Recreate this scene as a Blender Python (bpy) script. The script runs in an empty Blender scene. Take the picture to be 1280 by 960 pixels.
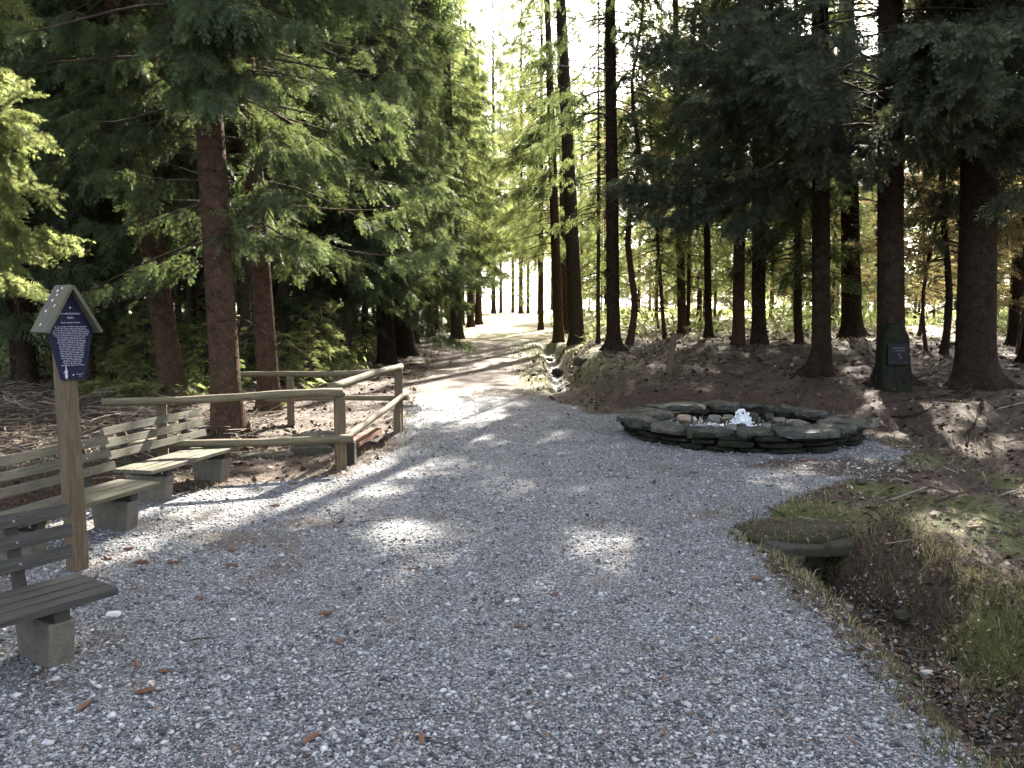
import bpy, math, random
import numpy as np
from mathutils import Vector, Matrix

rng = np.random.default_rng(7)
random.seed(7)
SC = bpy.context.scene
COL = SC.collection
R = math.radians

# ------------------------------------------------------------------ camera
CAMH, FPX, HOR = 1.75, 1000.0, 385.0
PITCH = math.atan((480 - HOR) / FPX)
cd = bpy.data.cameras.new('camera')
cam = bpy.data.objects.new('camera', cd)
COL.objects.link(cam)
cam.location = (0, 0, CAMH)
cam.rotation_euler = (math.pi / 2 - PITCH, 0, 0)
cd.sensor_width = 36
cd.lens = FPX / 1280 * 36
cd.clip_start = 0.05
cd.clip_end = 3000
SC.camera = cam

# ------------------------------------------------------------------ light
SUN_AZ, SUN_EL = R(17), R(34)
S = np.array([math.sin(SUN_AZ) * math.cos(SUN_EL), math.cos(SUN_AZ) * math.cos(SUN_EL), math.sin(SUN_EL)])
w = bpy.data.worlds.new('World')
SC.world = w
w.use_nodes = True
nt = w.node_tree
sky = nt.nodes.new('ShaderNodeTexSky')
sky.sky_type = 'NISHITA'
sky.sun_disc = False
sky.sun_elevation = SUN_EL
sky.sun_rotation = SUN_AZ
sky.air_density = 0.7
sky.dust_density = 3.5
sky.ozone_density = 0.3
bg = nt.nodes['Background']
bg.inputs['Strength'].default_value = 0.11
hs = nt.nodes.new('ShaderNodeHueSaturation')
hs.inputs['Saturation'].default_value = 0.52      # the camera's white balance, set for the shade
nt.links.new(sky.outputs[0], hs.inputs['Color'])
nt.links.new(hs.outputs[0], bg.inputs[0])
sl = bpy.data.lights.new('sun', 'SUN')
sl.energy = 5.0
sl.angle = R(0.53)
sl.color = (1.0, 0.93, 0.82)
so = bpy.data.objects.new('sun', sl)
COL.objects.link(so)
so.rotation_euler = Vector(S).to_track_quat('Z', 'Y').to_euler()
SC.view_settings.view_transform = 'Standard'
SC.view_settings.look = 'None'
SC.view_settings.gamma = 1
SC.view_settings.exposure = 3.05
SC.render.engine = 'CYCLES'
SC.cycles.max_bounces = 5
SC.cycles.diffuse_bounces = 3
SC.cycles.glossy_bounces = 2
SC.cycles.transmission_bounces = 3
SC.cycles.transparent_max_bounces = 4
SC.cycles.sample_clamp_indirect = 6
SC.cycles.use_denoising = True
SC.cycles.use_adaptive_sampling = True
SC.cycles.adaptive_threshold = 0.03

# ------------------------------------------------------------------ basic helpers
def ray(px, py):
    v = Vector(((px - 640) / FPX, (480 - py) / FPX, -1.0))
    return np.array(cam.rotation_euler.to_matrix() @ v)

def at_y(px, py, Y):
    d = ray(px, py)
    return np.array([0, 0, CAMH]) + d * (Y / d[1])

def at_z(px, py, z=0.0):
    d = ray(px, py)
    return np.array([0, 0, CAMH]) + d * ((z - CAMH) / d[2])

def ss(x, a=0.0, b=1.0):
    t = np.clip((x - a) / (b - a), 0, 1)
    return t * t * (3 - 2 * t)

_ns = np.random.default_rng(99)
_NW = [(_ns.normal(size=(3, 3)), _ns.uniform(0, 6.28, 3)) for _ in range(12)]
def noise3(P, scale=1.0, octv=3, seed=0):
    """smooth pseudo noise, about -1..1"""
    P = np.asarray(P, float) * scale
    out = np.zeros(P.shape[:-1])
    amp = 1.0
    for o in range(octv):
        W, ph = _NW[(o + seed) % 12]
        q = P @ W.T + ph
        q = q + 1.3 * np.sin(q[..., [1, 2, 0]] * 1.3)
        out += amp * np.sin(q[..., 0]) * np.sin(q[..., 1]) + amp * .5 * np.sin(q[..., 2] * 1.7)
        P = P * 2.1 + 3.7
        amp *= .5
    return out / 1.6

def n2(x, y, scale, octv=3, seed=0):
    return noise3(np.stack([x, y, np.zeros_like(x)], -1), scale, octv, seed)

def mesh_np(name, V, polys, mats=(), midx=None, attrs=None, smooth=False):
    """polys: list of (n,k) int arrays. midx: list of per-array material index arrays or ints"""
    me = bpy.data.meshes.new(name)
    V = np.asarray(V, np.float32)
    polys = [np.asarray(p, np.int32) for p in polys if len(p)]
    me.vertices.add(len(V))
    me.vertices.foreach_set('co', V.ravel())
    nl = sum(p.size for p in polys)
    npol = sum(len(p) for p in polys)
    me.loops.add(nl)
    me.loops.foreach_set('vertex_index', np.concatenate([p.ravel() for p in polys]))
    me.polygons.add(npol)
    ks = np.concatenate([np.full(len(p), p.shape[1], np.int32) for p in polys])
    st = np.concatenate([[0], np.cumsum(ks)[:-1]]).astype(np.int32)
    me.polygons.foreach_set('loop_start', st)
    for m in mats:
        me.materials.append(m)
    if midx is not None:
        me.polygons.foreach_set('material_index', np.asarray(midx, np.int32))
    if smooth:
        me.polygons.foreach_set('use_smooth', np.ones(npol, bool))
    for k, a in (attrs or {}).items():
        at = me.attributes.new(k, 'FLOAT', 'POINT')
        at.data.foreach_set('value', np.asarray(a, np.float32))
    me.update(calc_edges=True)
    return me

def link(name, me, parent=None):
    o = bpy.data.objects.new(name, me)
    COL.objects.link(o)
    if parent is not None:
        o.parent = parent
    return o

def empty(name, loc=(0, 0, 0), rz=0.0):
    o = bpy.data.objects.new(name, None)
    o.empty_display_size = .2
    COL.objects.link(o)
    o.location = tuple(float(c) for c in loc)
    o.rotation_euler = (0, 0, rz)
    return o

def tag(o, label, cat, group=None, kind=None):
    if label: o['label'] = label
    if cat: o['category'] = cat
    if group: o['group'] = group
    if kind: o['kind'] = kind
    return o

class MB:
    """collects polygons of any size"""
    def __init__(s):
        s.V = []; s.F = []; s.n = 0
    def add(s, V, F):
        V = np.asarray(V, float)
        s.V.append(V)
        s.F.extend([[i + s.n for i in f] for f in F])
        s.n += len(V)
        return s
    def build(s, name, mat, parent=None, smooth=False, bevel=0):
        me = bpy.data.meshes.new(name)
        me.from_pydata(np.concatenate(s.V).tolist(), [], s.F)
        me.materials.append(mat)
        if smooth:
            me.polygons.foreach_set('use_smooth', np.ones(len(me.polygons), bool))
        o = link(name, me, parent)
        if bevel:
            m = o.modifiers.new('bevel', 'BEVEL'); m.width = bevel; m.segments = 2
        return o

def box_vf(cx, cy, cz, sx, sy, sz, nx=1):
    V = []
    F = []
    xs = np.linspace(-sx / 2, sx / 2, nx + 1)
    for x in xs:
        for (a, b) in ((-1, -1), (1, -1), (1, 1), (-1, 1)):
            V.append((cx + x, cy + a * sy / 2, cz + b * sz / 2))
    for i in range(nx):
        for k in range(4):
            a = i * 4 + k; b = i * 4 + (k + 1) % 4
            F.append([a, a + 4, b + 4, b])
    F.append([0, 1, 2, 3]); e = nx * 4
    F.append([e + 3, e + 2, e + 1, e])
    return np.array(V), F

def tube_vf(P, rad, sides=8, cap=True):
    P = np.asarray(P, float)
    n = len(P)
    rad = np.broadcast_to(rad, (n,))
    T = np.gradient(P, axis=0)
    T /= np.linalg.norm(T, axis=1)[:, None] + 1e-9
    ref = np.array([0, 0, 1.0]) if abs(T[0, 2]) < .8 else np.array([1.0, 0, 0])
    A = np.cross(T, ref); A /= np.linalg.norm(A, axis=1)[:, None] + 1e-9
    B = np.cross(T, A)
    th = np.linspace(0, 2 * np.pi, sides, endpoint=False)
    V = P[:, None] + rad[:, None, None] * (np.cos(th)[None, :, None] * A[:, None] + np.sin(th)[None, :, None] * B[:, None])
    V = V.reshape(-1, 3)
    F = []
    for i in range(n - 1):
        for k in range(sides):
            a = i * sides + k; b = i * sides + (k + 1) % sides
            F.append([a, b, b + sides, a + sides])
    if cap:
        F.append(list(range(sides))[::-1]); F.append([(n - 1) * sides + k for k in range(sides)])
    return V, F

def cube_grid(n):
    """subdivided unit cube surface, -1..1"""
    V = []; F = []
    t = np.linspace(-1, 1, n + 1)
    gx, gy = np.meshgrid(t, t, indexing='ij')
    key = {}
    for ax in range(3):
        for sgn in (-1, 1):
            P = np.zeros((n + 1, n + 1, 3))
            P[..., ax] = sgn
            P[..., (ax + 1) % 3] = gx
            P[..., (ax + 2) % 3] = gy
            idx = np.zeros((n + 1, n + 1), int)
            for i in range(n + 1):
                for j in range(n + 1):
                    k = tuple(np.round(P[i, j], 4))
                    if k not in key:
                        key[k] = len(V); V.append(P[i, j])
                    idx[i, j] = key[k]
            for i in range(n):
                for j in range(n):
                    q = [idx[i, j], idx[i + 1, j], idx[i + 1, j + 1], idx[i, j + 1]]
                    F.append(q if sgn > 0 else q[::-1])
    return np.array(V), F
CG4 = cube_grid(4); CG6 = cube_grid(6)

def rock_vf(c, size, seed, round_=.6, rough=.12, cg=CG4, rot=0.0):
    V = cg[0].copy()
    sph = V / np.linalg.norm(V, axis=1)[:, None]
    V = V * .75 * (1 - round_) + sph * round_
    V *= (1 + rough * noise3(V + seed * 3.1, 2.0, 3))[:, None]
    V = V * np.array(size) / 2 * 1.15
    c_, s_ = math.cos(rot), math.sin(rot)
    V = V @ np.array([[c_, s_, 0], [-s_, c_, 0], [0, 0, 1]])
    return V + np.array(c), cg[1]

# ------------------------------------------------------------------ materials
class NM:
    def __init__(s, name):
        s.m = bpy.data.materials.new(name); s.m.use_nodes = True
        s.t = s.m.node_tree
        s.b = s.t.nodes['Principled BSDF']
        s.out = s.t.nodes['Material Output']
    def n(s, typ, **kw):
        nd = s.t.nodes.new(typ)
        for k, v in kw.items():
            if k.startswith('_'):
                nd.inputs[k[1:].replace('_', ' ')].default_value = v
            else:
                setattr(nd, k, v)
        return nd
    def l(s, a, b): s.t.links.new(a, b)
    def coord(s, kind='Object', scale=(1, 1, 1)):
        c = s.n('ShaderNodeTexCoord'); mp = s.n('ShaderNodeMapping')
        mp.inputs['Scale'].default_value = scale
        s.l(c.outputs[kind], mp.inputs['Vector'])
        return mp.outputs[0]
    def noise(s, vec, scale, detail=4, rough=.6, out='Fac'):
        nd = s.n('ShaderNodeTexNoise', _Scale=scale, _Detail=detail, _Roughness=rough)
        s.l(vec, nd.inputs['Vector']); return nd.outputs[out]
    def ramp(s, fac, stops, interp='LINEAR'):
        nd = s.n('ShaderNodeValToRGB'); cr = nd.color_ramp; cr.interpolation = interp
        while len(cr.elements) < len(stops): cr.elements.new(.5)
        for e, (p, c) in zip(cr.elements, stops):
            e.position = p; e.color = (*c, 1) if len(c) == 3 else c
        s.l(fac, nd.inputs[0]); return nd.outputs[0]
    def mix(s, fac, a, b, mode='MIX'):
        nd = s.n('ShaderNodeMix', data_type='RGBA', blend_type=mode)
        for v, i in ((fac, 0), (a, 6), (b, 7)):
            if isinstance(v, (int, float)): nd.inputs[i].default_value = v
            elif isinstance(v, tuple): nd.inputs[i].default_value = (*v, 1)
            else: s.l(v, nd.inputs[i])
        return nd.outputs[2]
    def math(s, op, a, b=0.0, clamp=False):
        nd = s.n('ShaderNodeMath', operation=op); nd.use_clamp = clamp
        for v, i in ((a, 0), (b, 1)):
            if isinstance(v, (int, float)): nd.inputs[i].default_value = v
            else: s.l(v, nd.inputs[i])
        return nd.outputs[0]
    def attr(s, name, out='Fac'):
        nd = s.n('ShaderNodeAttribute', attribute_name=name); return nd.outputs[out]
    def bump(s, h, strength=.5, dist=.01, prev=None):
        nd = s.n('ShaderNodeBump', _Strength=strength, _Distance=dist)
        s.l(h, nd.inputs['Height'])
        if prev is not None: s.l(prev, nd.inputs['Normal'])
        return nd.outputs[0]
    def fin(s, col, rough=.85, normal=None, spec=.3):
        if isinstance(col, tuple): s.b.inputs['Base Color'].default_value = (*col, 1)
        else: s.l(col, s.b.inputs['Base Color'])
        if isinstance(rough, (int, float)): s.b.inputs['Roughness'].default_value = rough
        else: s.l(rough, s.b.inputs['Roughness'])
        s.b.inputs['Specular IOR Level'].default_value = spec
        if normal is not None: s.l(normal, s.b.inputs['Normal'])
        return s.m

def mat_ground():
    m = NM('ground')
    v = m.coord('Object')
    g0 = m.attr('gravel'); moss = m.attr('moss'); wet = m.attr('wet')
    # gravel
    def chips(scale):
        vo = m.n('ShaderNodeTexVoronoi', feature='F1', _Scale=scale, _Randomness=1.0)
        m.l(v, vo.inputs['Vector'])
        sep = m.n('ShaderNodeSeparateColor'); m.l(vo.outputs['Color'], sep.inputs[0])
        return sep.outputs[0], vo.outputs['Distance'], sep.outputs[1]
    c1, d1, k1 = chips(85); c2, d2, k2 = chips(150)
    ramp = [(0, (.035, .035, .038)), (.3, (.12, .123, .126)), (.65, (.255, .26, .263)), (.92, (.425, .43, .43)), (1, (.58, .57, .56))]
    ca = m.ramp(c1, ramp); cb = m.ramp(c2, ramp)
    gc = m.mix(m.math('GREATER_THAN', k1, .5), ca, cb)
    edge = m.ramp(d1, [(0, (1, 1, 1)), (.45, (.9, .9, .9)), (.75, (.35, .35, .37))])
    gc = m.mix(.75, gc, edge, 'MULTIPLY')
    big = m.noise(v, .9, 5, .65)
    dirt = m.ramp(m.noise(v, 2.3, 6, .7), [(.42, (0, 0, 0)), (.72, (1, 1, 1))])
    fine = m.noise(v, 60, 3, .7)
    dcol = m.ramp(fine, [(.3, (.05, .04, .03)), (.7, (.15, .11, .08))])
    gc = m.mix(m.math('MAXIMUM', m.math('MULTIPLY', dirt, .45), m.math('MULTIPLY', m.attr('dirt'), .8)), gc, dcol)
    # needle litter floor
    vn = m.coord('Object', (1, 1, 1))
    n1 = m.noise(vn, 38, 6, .75); n2_ = m.noise(vn, 3.1, 5, .65)
    lit = m.ramp(n1, [(.28, (.018, .012, .009)), (.48, (.058, .039, .026)), (.62, (.11, .073, .047)), (.8, (.2, .15, .1))])
    lit = m.mix(.5, lit, m.ramp(n2_, [(.3, (.45, .4, .38)), (.7, (1.25, 1.15, 1.05))]), 'MULTIPLY')
    mn = m.noise(v, 90, 4, .8)
    mcol = m.ramp(mn, [(.3, (.03, .04, .01)), (.6, (.12, .13, .03)), (.8, (.26, .25, .08))])
    mm = m.math('ADD', moss, m.math('MULTIPLY', m.math('SUBTRACT', m.noise(v, 4.5, 6, .7), .5), 1.6))
    mm = m.ramp(mm, [(.42, (0, 0, 0)), (.62, (1, 1, 1))])
    lit = m.mix(m.math('MULTIPLY', mm, .85), lit, mcol)
    straw = m.attr('straw')  # pale dry grass; sunlight on the clearing is put into this colour too
    lit = m.mix(straw, lit, m.ramp(n1, [(.3, (.14, .11, .05)), (.6, (.38, .33, .17)), (.8, (.55, .5, .3))]))
    wc = m.ramp(mn, [(.3, (.008, .008, .007)), (.6, (.03, .027, .022)), (.75, (.09, .08, .065))])
    lit = m.mix(wet, lit, wc)
    gm = m.math('ADD', g0, m.math('MULTIPLY', m.math('SUBTRACT', m.noise(v, 5.5, 7, .75), .5), 1.1))
    gm = m.ramp(gm, [(.38, (0, 0, 0)), (.62, (1, 1, 1))])
    col = m.mix(gm, lit, gc)
    hh = m.math('ADD', m.math('MULTIPLY', m.math('SUBTRACT', 1.0, d1), .6), m.math('MULTIPLY', n1, .9))
    b = m.bump(hh, .8, .012)
    b = m.bump(m.noise(v, 14, 6, .7), .75, .05, b)
    rough = m.math('SUBTRACT', .85, m.math('MULTIPLY', wet, .45))
    return m.fin(col, rough, b, .35)

def mat_pebble():
    m = NM('gravel_chips')
    t = m.attr('tint')
    c = m.ramp(t, [(0, (.04, .04, .045)), (.3, (.15, .153, .156)), (.62, (.305, .31, .311)), (.94, (.46, .463, .46)), (.96, (.52, .51, .49)), (.97, (.24, .17, .13)), (1, (.17, .1, .07))])
    v = m.coord('Object')
    c = m.mix(.4, c, m.ramp(m.noise(v, 120, 2), [(.3, (.6, .6, .6)), (.7, (1.2, 1.2, 1.2))]), 'MULTIPLY')
    return m.fin(c, .75, None, .35)

def mat_bark(name, dark, light, moss=0.0):
    m = NM(name)
    v = m.coord('Object')
    vz = m.coord('Object', (1, 1, .45))
    vo = m.n('ShaderNodeTexVoronoi', feature='DISTANCE_TO_EDGE', _Scale=28)
    m.l(vz, vo.inputs['Vector'])
    plate = m.ramp(vo.outputs['Distance'], [(0, (0, 0, 0)), (.12, (1, 1, 1))])
    n = m.noise(v, 9, 6, .7); nf = m.noise(v, 70, 4, .7)
    c = m.ramp(n, [(.3, dark), (.7, light)])
    c = m.mix(.55, c, m.ramp(nf, [(.3, (.45, .45, .45)), (.7, (1.35, 1.3, 1.25))]), 'MULTIPLY')
    c = m.mix(.5, c, m.mix(.6, (1.0, 1.0, 1.0), plate), 'MULTIPLY')
    if moss:
        mk = m.ramp(m.noise(v, 2.5, 5, .7), [(.5, (0, 0, 0)), (.65, (1, 1, 1))])
        c = m.mix(m.math('MULTIPLY', mk, moss), c, (.06, .075, .03))
    b = m.bump(m.math('ADD', vo.outputs['Distance'], m.math('MULTIPLY', nf, .3)), .9, .03)
    return m.fin(c, .97, b, .04)

def mat_foliage(name, dark, mid, tip, trans=.3, tcol=(.16, .2, .03)):
    m = NM(name)
    t = m.attr('tint')
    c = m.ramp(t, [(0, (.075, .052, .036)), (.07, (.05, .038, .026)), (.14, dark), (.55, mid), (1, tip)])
    m.fin(c, .6, None, .25)
    tr = m.n('ShaderNodeBsdfTranslucent'); tr.inputs[0].default_value = (*tcol, 1)
    m.l(m.mix(.45, c, tcol), tr.inputs[0])
    mx = m.n('ShaderNodeMixShader'); mx.inputs[0].default_value = trans
    m.l(m.b.outputs[0], mx.inputs[1]); m.l(tr.outputs[0], mx.inputs[2])
    m.l(mx.outputs[0], m.out.inputs['Surface'])
    return m.m

def mat_wood(name, dark, light, moss=.3, mosscol=(.085, .09, .035), sc=1.0, rough=.8, up=False):
    m = NM(name)
    v = m.coord('Object', (22 * sc, 22 * sc, 1.2 * sc) if up else (1.2 * sc, 22 * sc, 22 * sc))
    vr = m.coord('Object')
    oi = m.n('ShaderNodeObjectInfo')
    n = m.noise(v, 3.0, 6, .7); nf = m.noise(vr, 80, 4, .7)
    c = m.ramp(n, [(.3, dark), (.7, light)])
    c = m.mix(.5, c, m.ramp(nf, [(.3, (.6, .6, .6)), (.7, (1.25, 1.25, 1.25))]), 'MULTIPLY')
    mk = m.ramp(m.noise(vr, 5, 6, .75), [(.45, (0, 0, 0)), (.62, (1, 1, 1))])
    c = m.mix(m.math('MULTIPLY', mk, moss), c, mosscol)
    b = m.bump(m.math('ADD', n, m.math('MULTIPLY', nf, .2)), .6, .006)
    return m.fin(c, rough, b, .3)

def mat_stone(name, stops, moss=.4, mosscol=(.05, .06, .02), sc=1.0, rough=.75, bumpd=.02, spec=.3):
    m = NM(name)
    v = m.coord('Object')
    n = m.noise(v, 6 * sc, 8, .72); nf = m.noise(v, 60 * sc, 4, .75)
    c = m.ramp(n, stops)
    c = m.mix(.55, c, m.ramp(nf, [(.3, (.5, .5, .5)), (.7, (1.35, 1.35, 1.35))]), 'MULTIPLY')
    mk = m.ramp(m.noise(v, 3.2 * sc, 7, .75), [(.46, (0, 0, 0)), (.6, (1, 1, 1))])
    c = m.mix(m.math('MULTIPLY', mk, moss), c, mosscol)
    b = m.bump(n, .8, bumpd); b = m.bump(nf, .6, bumpd * .3, b)
    return m.fin(c, rough, b, spec)

def mat_flat(name, col, rough=.6, spec=.3, metal=0):
    m = NM(name)
    v = m.coord('Object')
    c = m.mix(.25, col, m.ramp(m.noise(v, 30, 4, .7), [(.3, (.6, .6, .6)), (.7, (1.3, 1.3, 1.3))]), 'MULTIPLY')
    m.fin(c, rough, None, spec); m.b.inputs['Metallic'].default_value = metal
    return m.m

def mat_attr(name, stops, rough=.8, trans=0.0):
    m = NM(name)
    c = m.ramp(m.attr('tint'), stops)
    m.fin(c, rough, None, .2)
    if trans:
        tr = m.n('ShaderNodeBsdfTranslucent'); m.l(c, tr.inputs[0])
        mx = m.n('ShaderNodeMixShader'); mx.inputs[0].default_value = trans
        m.l(m.b.outputs[0], mx.inputs[1]); m.l(tr.outputs[0], mx.inputs[2])
        m.l(mx.outputs[0], m.out.inputs['Surface'])
    return m.m

M = dict(
    ground=mat_ground(), pebble=mat_pebble(),
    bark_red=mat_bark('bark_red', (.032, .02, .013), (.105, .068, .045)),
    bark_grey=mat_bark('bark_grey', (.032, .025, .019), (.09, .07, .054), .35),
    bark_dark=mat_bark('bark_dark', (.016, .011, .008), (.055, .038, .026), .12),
    twig=mat_bark('twig_bark', (.05, .038, .03), (.12, .095, .075)),
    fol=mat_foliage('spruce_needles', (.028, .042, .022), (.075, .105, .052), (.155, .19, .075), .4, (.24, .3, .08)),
    fol_shaded=mat_foliage('shaded_spruce_needles', (.024, .031, .02), (.056, .068, .038), (.115, .135, .07), .25, (.14, .15, .06)),  # darker copy of the spruce needles, crown shade put into the colour
    fol_lit=mat_foliage('light_sunlit_needles', (.07, .085, .03), (.13, .15, .05), (.25, .27, .11), .58, (.5, .56, .2)),  # light green needles, brightened with sunlit glow in colour and translucency
    fol_pale=mat_foliage('pale_leaves', (.14, .13, .05), (.24, .2, .08), (.4, .32, .16), .55, (.6, .5, .24)),
    plank=mat_wood('weathered_plank', (.035, .031, .024), (.14, .124, .095), .6, (.07, .078, .024)),
    plank_dark=mat_wood('dark_plank', (.018, .017, .015), (.07, .066, .057), .15, (.05, .052, .028), rough=.85),
    rail=mat_wood('rail_wood', (.055, .046, .028), (.19, .155, .095), .4, (.08, .08, .03)),
    post=mat_wood('post_wood', (.05, .035, .02), (.17, .12, .07), .3, (.065, .062, .03), up=True),
    board_red=mat_wood('red_board', (.08, .032, .018), (.2, .085, .045), .15),
    bracket=mat_wood('bracket_wood', (.018, .015, .012), (.05, .042, .035), .1),
    concrete=mat_stone('concrete', [(.3, (.07, .062, .048)), (.7, (.17, .152, .122))], .25, (.06, .056, .035), 1.5, .9, .006),
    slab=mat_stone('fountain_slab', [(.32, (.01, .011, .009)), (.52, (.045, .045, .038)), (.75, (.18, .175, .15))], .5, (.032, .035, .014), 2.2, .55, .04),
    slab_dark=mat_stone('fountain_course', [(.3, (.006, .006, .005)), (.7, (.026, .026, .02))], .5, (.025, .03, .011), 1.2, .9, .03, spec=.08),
    rock=mat_stone('rock', [(.3, (.08, .075, .065)), (.7, (.26, .235, .2))], .2, (.06, .06, .025), 2, .6),
    rock_tan=mat_stone('tan_rock', [(.3, (.19, .13, .09)), (.7, (.42, .32, .23))], .15, (.1, .08, .05), 2, .6),
    rock_moss=mat_stone('mossy_rock', [(.3, (.02, .019, .015)), (.7, (.09, .08, .06))], .6, (.045, .05, .015), 2, .9),
    rock_white=mat_stone('white_rock', [(.3, (.5, .5, .48)), (.7, (.75, .74, .7))], .05, (.3, .3, .28), 3, .6),
    turf=mat_stone('turf', [(.3, (.02, .016, .01)), (.7, (.08, .062, .04))], .5, (.045, .05, .018), 4, .95, .03),
    monument=mat_stone('monument_stone', [(.3, (.009, .01, .007)), (.7, (.026, .026, .019))], .4, (.022, .027, .014), 1.6, .98, .012, spec=.03),
    plaque=mat_flat('plaque_black', (.006, .006, .007), .6, .2),
    lettering=mat_flat('lettering_white', (.42, .42, .48), .8),
    lettering_dim=mat_flat('lettering_grey', (.11, .11, .11), .6),
    blue=mat_flat('panel_blue', (.012, .013, .03), .7, .15),
    bolt=mat_flat('bolt_steel', (.5, .48, .45), .4, .5, .8),
    cone=mat_stone('cone_scales', [(.3, (.08, .04, .024)), (.7, (.25, .13, .075))], .0, (.1, .05, .03), 12, .6, .004),
    grass=mat_attr('grass', [(0, (.05, .06, .02)), (.35, (.1, .11, .035)), (.5, (.22, .19, .09)), (1, (.42, .35, .22))], .6, .35),
    litter=mat_attr('litter', [(0, (.02, .015, .011)), (.5, (.075, .05, .036)), (.85, (.18, .125, .085)), (1, (.42, .34, .25))], .8, 0),
    brush=mat_attr('brush', [(0, (.03, .024, .018)), (.6, (.12, .09, .065)), (1, (.3, .25, .19))], .9, 0),
)
def mat_water():
    m = NM('water')
    v = m.coord('Object')
    b = m.bump(m.noise(v, 28, 4, .6), .6, .03)
    m.fin((.03, .035, .03), .06, b, .8)
    m.b.inputs['Transmission Weight'].default_value = .6
    m.b.inputs['IOR'].default_value = 1.33
    return m.m
M['water'] = mat_water()
def mat_foam():
    m = NM('foam'); v = m.coord('Object')
    b = m.bump(m.noise(v, 60, 5, .7), .8, .02)
    m.fin((.86, .88, .9), .35, b, .6)
    m.b.inputs['Subsurface Weight'].default_value = .3
    m.b.inputs['Subsurface Radius'].default_value = (.05, .05, .05)
    return m.m
M['foam'] = mat_foam()

# ------------------------------------------------------------------ terrain
def pl(pts):   # pixel polyline (px,py,z) -> world xy
    return np.array([at_z(a, b, c)[:2] for a, b, c in pts])

def polydist(x, y, P):
    """distance to polyline and parameter (arclength) of the nearest point"""
    best = np.full(x.shape, 1e9); par = np.zeros(x.shape); acc = 0
    for i in range(len(P) - 1):
        a, b = P[i], P[i + 1]; d = b - a; L = np.hypot(*d)
        t = np.clip(((x - a[0]) * d[0] + (y - a[1]) * d[1]) / L ** 2, 0, 1)
        dd = np.hypot(x - a[0] - t * d[0], y - a[1] - t * d[1])
        k = dd < best
        best = np.where(k, dd, best); par = np.where(k, acc + t * L, par); acc += L
    return best, par

DN = pl([(985, 668, -.1), (1003, 700, -.2), (1065, 745, -.28), (1125, 792, -.3), (1185, 850, -.3), (1250, 915, -.3), (1330, 1010, -.3)])
DF = pl([(712, 497, -.2), (700, 470, -.15), (690, 445, -.1), (687, 436, 0)])
DL = pl([(452, 563, -.1), (425, 572, -.2), (380, 580, -.3), (250, 600, -.35)])
DL = np.vstack([DL, [[-4.6, 6.6], [-5.4, 4.5], [-6.2, 1.5]]])
GR = pl([(1290, 990, 0), (1225, 935, 0), (1130, 860, 0), (1045, 785, 0), (975, 715, 0), (925, 665, 0), (960, 640, 0), (1060, 605, 0), (1130, 588, 0)])
XR = 4.9
GRAVEL = np.vstack([[[2.3, -3]], GR, [[XR, 9.6], [4.9, 11.0], [4.1, 12.6], [2.6, 13.3], [1.35, 13.4]],
                    pl([(690, 497, 0), (655, 475, 0), (640, 455, 0), (652, 430, 0)]), [[1.0, 42], [1.2, 80], [-3.2, 80]],
                    pl([(590, 412, .3), (560, 430, .1), (525, 470, 0), (512, 500, 0), (500, 545, 0), (478, 568, 0), (430, 594, 0), (300, 604, 0)]),
                    [[-3.9, 6.9], [-4.3, 5.0], [-4.6, 2.5], [-5, -3]]])

def inside_dist(x, y, P):
    """signed distance to closed polygon, positive inside"""
    Pc = np.vstack([P, P[:1]])
    d, _ = polydist(x, y, Pc)
    ins = np.zeros(x.shape, bool)
    for i in range(len(P)):
        x1, y1 = Pc[i]; x2, y2 = Pc[i + 1]
        c = ((y1 > y) != (y2 > y)) & (x < (x2 - x1) * (y - y1) / (y2 - y1 + 1e-12) + x1)
        ins ^= c
    return np.where(ins, d, -d)

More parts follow.
